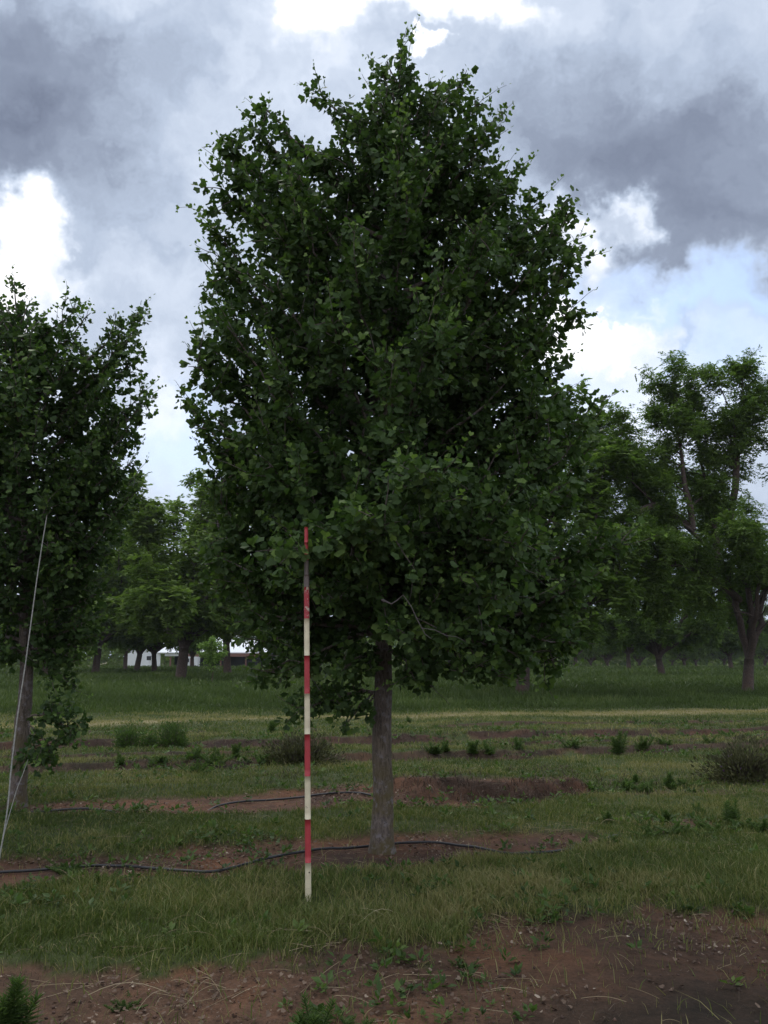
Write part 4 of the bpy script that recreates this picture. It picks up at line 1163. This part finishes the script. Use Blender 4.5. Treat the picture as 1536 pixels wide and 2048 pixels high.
for w in [
    (10, 2045, 0, 1.35, 'bushy dark green weed at the bottom left corner'), (622, 2052, 1, 1.0, 'bright feathery weed at the bottom edge, below the striped pole'),
    (652, 2056, 3, .8, 'low spreading weed just right of the feathery one under the pole'), (716, 2052, 1, .65, 'small feathery weed at the bottom edge, furthest right of three'),
    (930, 1930, 3, .45, 'tiny bright green weed alone on the bare soil right of the pole'), (250, 2000, 3, .5, 'small flat green weed on the bare soil at lower left'),
    (150, 1735, 3, .9, 'weed growing over the hose at the left of the first soil strip'), (200, 1765, 3, .7, 'low weed below the hose at the left'),
    (125, 1728, 1, .6, 'thin upright weed by the hose, nearest the left edge'), (290, 1618, 1, .55, 'small weed on the second soil strip right of the smaller ginkgo'),
    (1455, 1640, 2, 1.15, 'tallest green weed of the right hand clump'), (1400, 1625, 1, .8, 'upright weed left of the tallest one in the right hand clump'), (1350, 1660, 3, 1.0, 'broad low weed in front of the right hand clump'),
    (1330, 1635, 0, .7, 'dark weed at the left of the right hand clump'), (1500, 1650, 3, 1.1, 'leafy weed near the right edge beside the tallest weed'), (1525, 1660, 0, .9, 'dense weed touching the right edge of the picture'),
    (1215, 1640, 0, .7, 'weed standing at the right end of the first soil strip'), (1220, 1680, 3, .8, 'low weed where the hose vanishes into grass'), (1290, 1655, 1, .7, 'slender weed between the hose end and the right hand clump'),
    (1420, 1655, 3, 1.0, 'spreading weed under the tallest weed on the right'), (1300, 1665, 3, .8, 'flat weed in the grass right of the hose end'),
    (1250, 1575, 3, 1.4, 'leafy weed patch in the bank left of the purple bush'), (1290, 1580, 0, 1.2, 'taller dark weed in the bank left of the purple bush'), (1340, 1575, 0, 1.4, 'dark green weed near the purple bush'), (1270, 1565, 1, 1.2, 'upright pale weed at the back of the bank weeds'),
    (1365, 1570, 3, 1.3, 'leafy weed closest to the purple bush'),
    (868, 1516, 0, 1.6, 'leftmost of the young green plants right of the ginkgo trunk'), (892, 1514, 2, 1.3, 'second young plant right of the ginkgo trunk'), (945, 1515, 2, 1.6, 'tall young plant alone in the row right of the trunk'),
    (981, 1514, 1, 1.7, 'fourth young plant in the row right of the trunk'), (1035, 1508, 2, 1.3, 'young plant in the middle of the row right of the trunk'), (1145, 1504, 3, 1.5, 'low broad young plant further along that row'),
    (1237, 1508, 2, 2.0, 'tallest young plant far along the row on the right'), (1282, 1502, 0, 1.5, 'bushy young plant next to the tallest far one'), (1420, 1492, 1, 1.3, 'small young plant near the right end of the row'), (1330, 1497, 3, 1.3, 'low young plant between the bushy one and the row end'),
    (390, 1532, 0, 1.5, 'dark weed at the left of the third strip'), (430, 1536, 3, 1.6, 'low weed in the third strip beside the dark one'), (470, 1528, 2, 1.3, 'upright weed of the third strip left of the pole'), (520, 1532, 3, 1.6, 'broad weed in the third strip close to the brown brush'),
    (435, 1524, 1, 1.3, 'narrow weed standing behind the low ones in the third strip'), (390, 1548, 3, 1.3, 'flat weed at the front edge of the third strip'), (540, 1466, 2, 1.7, 'single upright plant on the grass left of the pole'),
    (320, 1535, 3, 1.4, 'green weed at the left end of the third strip'), (690, 1500, 3, 1.3, 'small weed left of the ginkgo trunk beside brown brush'), (240, 1538, 1, 1.3, 'faint weed at the far left of the third strip'),
    (60, 1760, 3, .5, 'tiny weed at the left edge of the first soil strip'),
    (820, 1445, 1, 1.5, 'faint small plant on the grass behind the ginkgo trunk'), (1455, 1478, 3, 1.6, 'low green plant on the far strip at the right'),
]:
    weed(*w)

def bush(name, px, py, w, h, n, mat, label, cat='bush', leaf=.05, flowers=0, group=None, twigs=60):
    p = gp(px, py)
    r = empty(name, p, label, cat, group)
    d = rand_unit(n); d[:, 2] = np.abs(d[:, 2])
    rad = rng.random(n) ** .35
    lump = .45 + .95 * vnoise(d[:, 0] * 3.4 + 5, d[:, 1] * 3 + d[:, 2] * 4, px)
    q = d * rad[:, None] * lump[:, None] * np.array([w / 2, w / 2 * .8, h])
    v, f = place_leaves(q, norm(d + rand_unit(n) * .6 + [0, 0, .4]), rand_unit(n), leaf * (.6 + .8 * rng.random(n)), LANCE, LANCE_F, .4)
    mesh_np('foliage', v, [f], [mat], {'shade': ('FACE', np.clip(rng.normal(.35, .2, n), 0, 1))}, parent=r)
    T = Tubes()
    for i in range(twigs):
        e = norm(rand_unit(1)[0] * [1, 1, .3] + [0, 0, .9]) * np.array([w / 2, w / 2, h]) * (.7 + .45 * rng.random())
        T.add(np.array([[0, 0, -.03], e * .5 + rand_unit(1)[0] * .02, e]), [.004, .003, .0015], 3)
    T.build('stems', [M_DEADT], r)
    if flowers:
        d = rand_unit(flowers); d[:, 2] = np.abs(d[:, 2]); d[:, 1] = -np.abs(d[:, 1])
        q = d * np.array([w / 2, w / 2 * .8, h]) * (.8 + .25 * rng.random((flowers, 1)))
        v, f = place_leaves(q, rand_unit(flowers), rand_unit(flowers), .03 + .02 * rng.random(flowers), LANCE, LANCE_F, .9)
        mesh_np('flowers', v, [f], [M_PURPLE], {'shade': ('FACE', rng.random(flowers))}, parent=r)['kind'] = 'stuff'
M_DEADT = plain('brown_stem', (.10, .075, .06), .9, .4, 40)
M_BRUSH = leaf_mat('brown_green_brush', (.060, .062, .030), (.105, .105, .050), (.20, .17, .10), .1, .8)
bush('shrub', 345, 1497, .62, .42, 2200, M_WEED, 'rounded dark green shrub, the denser of two in the grass left of the pole', leaf=.045)
bush('shrub', 257, 1499, .60, .36, 1500, M_WEED, 'looser green shrub, left of the rounded dark one', leaf=.045)
bush('shrub', 300, 1497, .34, .26, 600, M_WEED, 'small low shrub squeezed between the two bigger ones', leaf=.04)
bush('brush_mound', 597, 1530, 1.15, .40, 2600, M_BRUSH, 'spreading mound of brown and green brush behind the striped pole', 'brush', leaf=.06, twigs=200)
bush('brush_mound', 1492, 1563, 1.15, .46, 3600, M_BRUSH, 'dark brush mound dotted with purple flowers at the right edge', 'brush', leaf=.055, flowers=30, twigs=320)

# ------------------------------------------------------------------ air
def haze():
    x0, x1, y0, y1, z0, z1 = -420, 420, -60, 420, -6, 45
    v = np.array([[x, y, z] for x in (x0, x1) for y in (y0, y1) for z in (z0, z1)], float)
    f = np.array([[0, 1, 3, 2], [4, 6, 7, 5], [0, 4, 5, 1], [2, 3, 7, 6], [0, 2, 6, 4], [1, 5, 7, 3]])
    m = bpy.data.materials.new('pale_air'); m.use_nodes = True
    t = m.node_tree; t.nodes.clear()
    out = N(t, 'ShaderNodeOutputMaterial'); pv = N(t, 'ShaderNodeVolumePrincipled')
    pv.inputs['Color'].default_value = (.86, .92, 1.0, 1); pv.inputs['Density'].default_value = 0.00018
    pv.inputs['Anisotropy'].default_value = 0.2
    t.links.new(pv.outputs[0], out.inputs['Volume'])
    tag(mesh_np('haze', v, [f], [m]), 'thin pale haze in the air over the orchard', 'haze', kind='stuff')
haze()
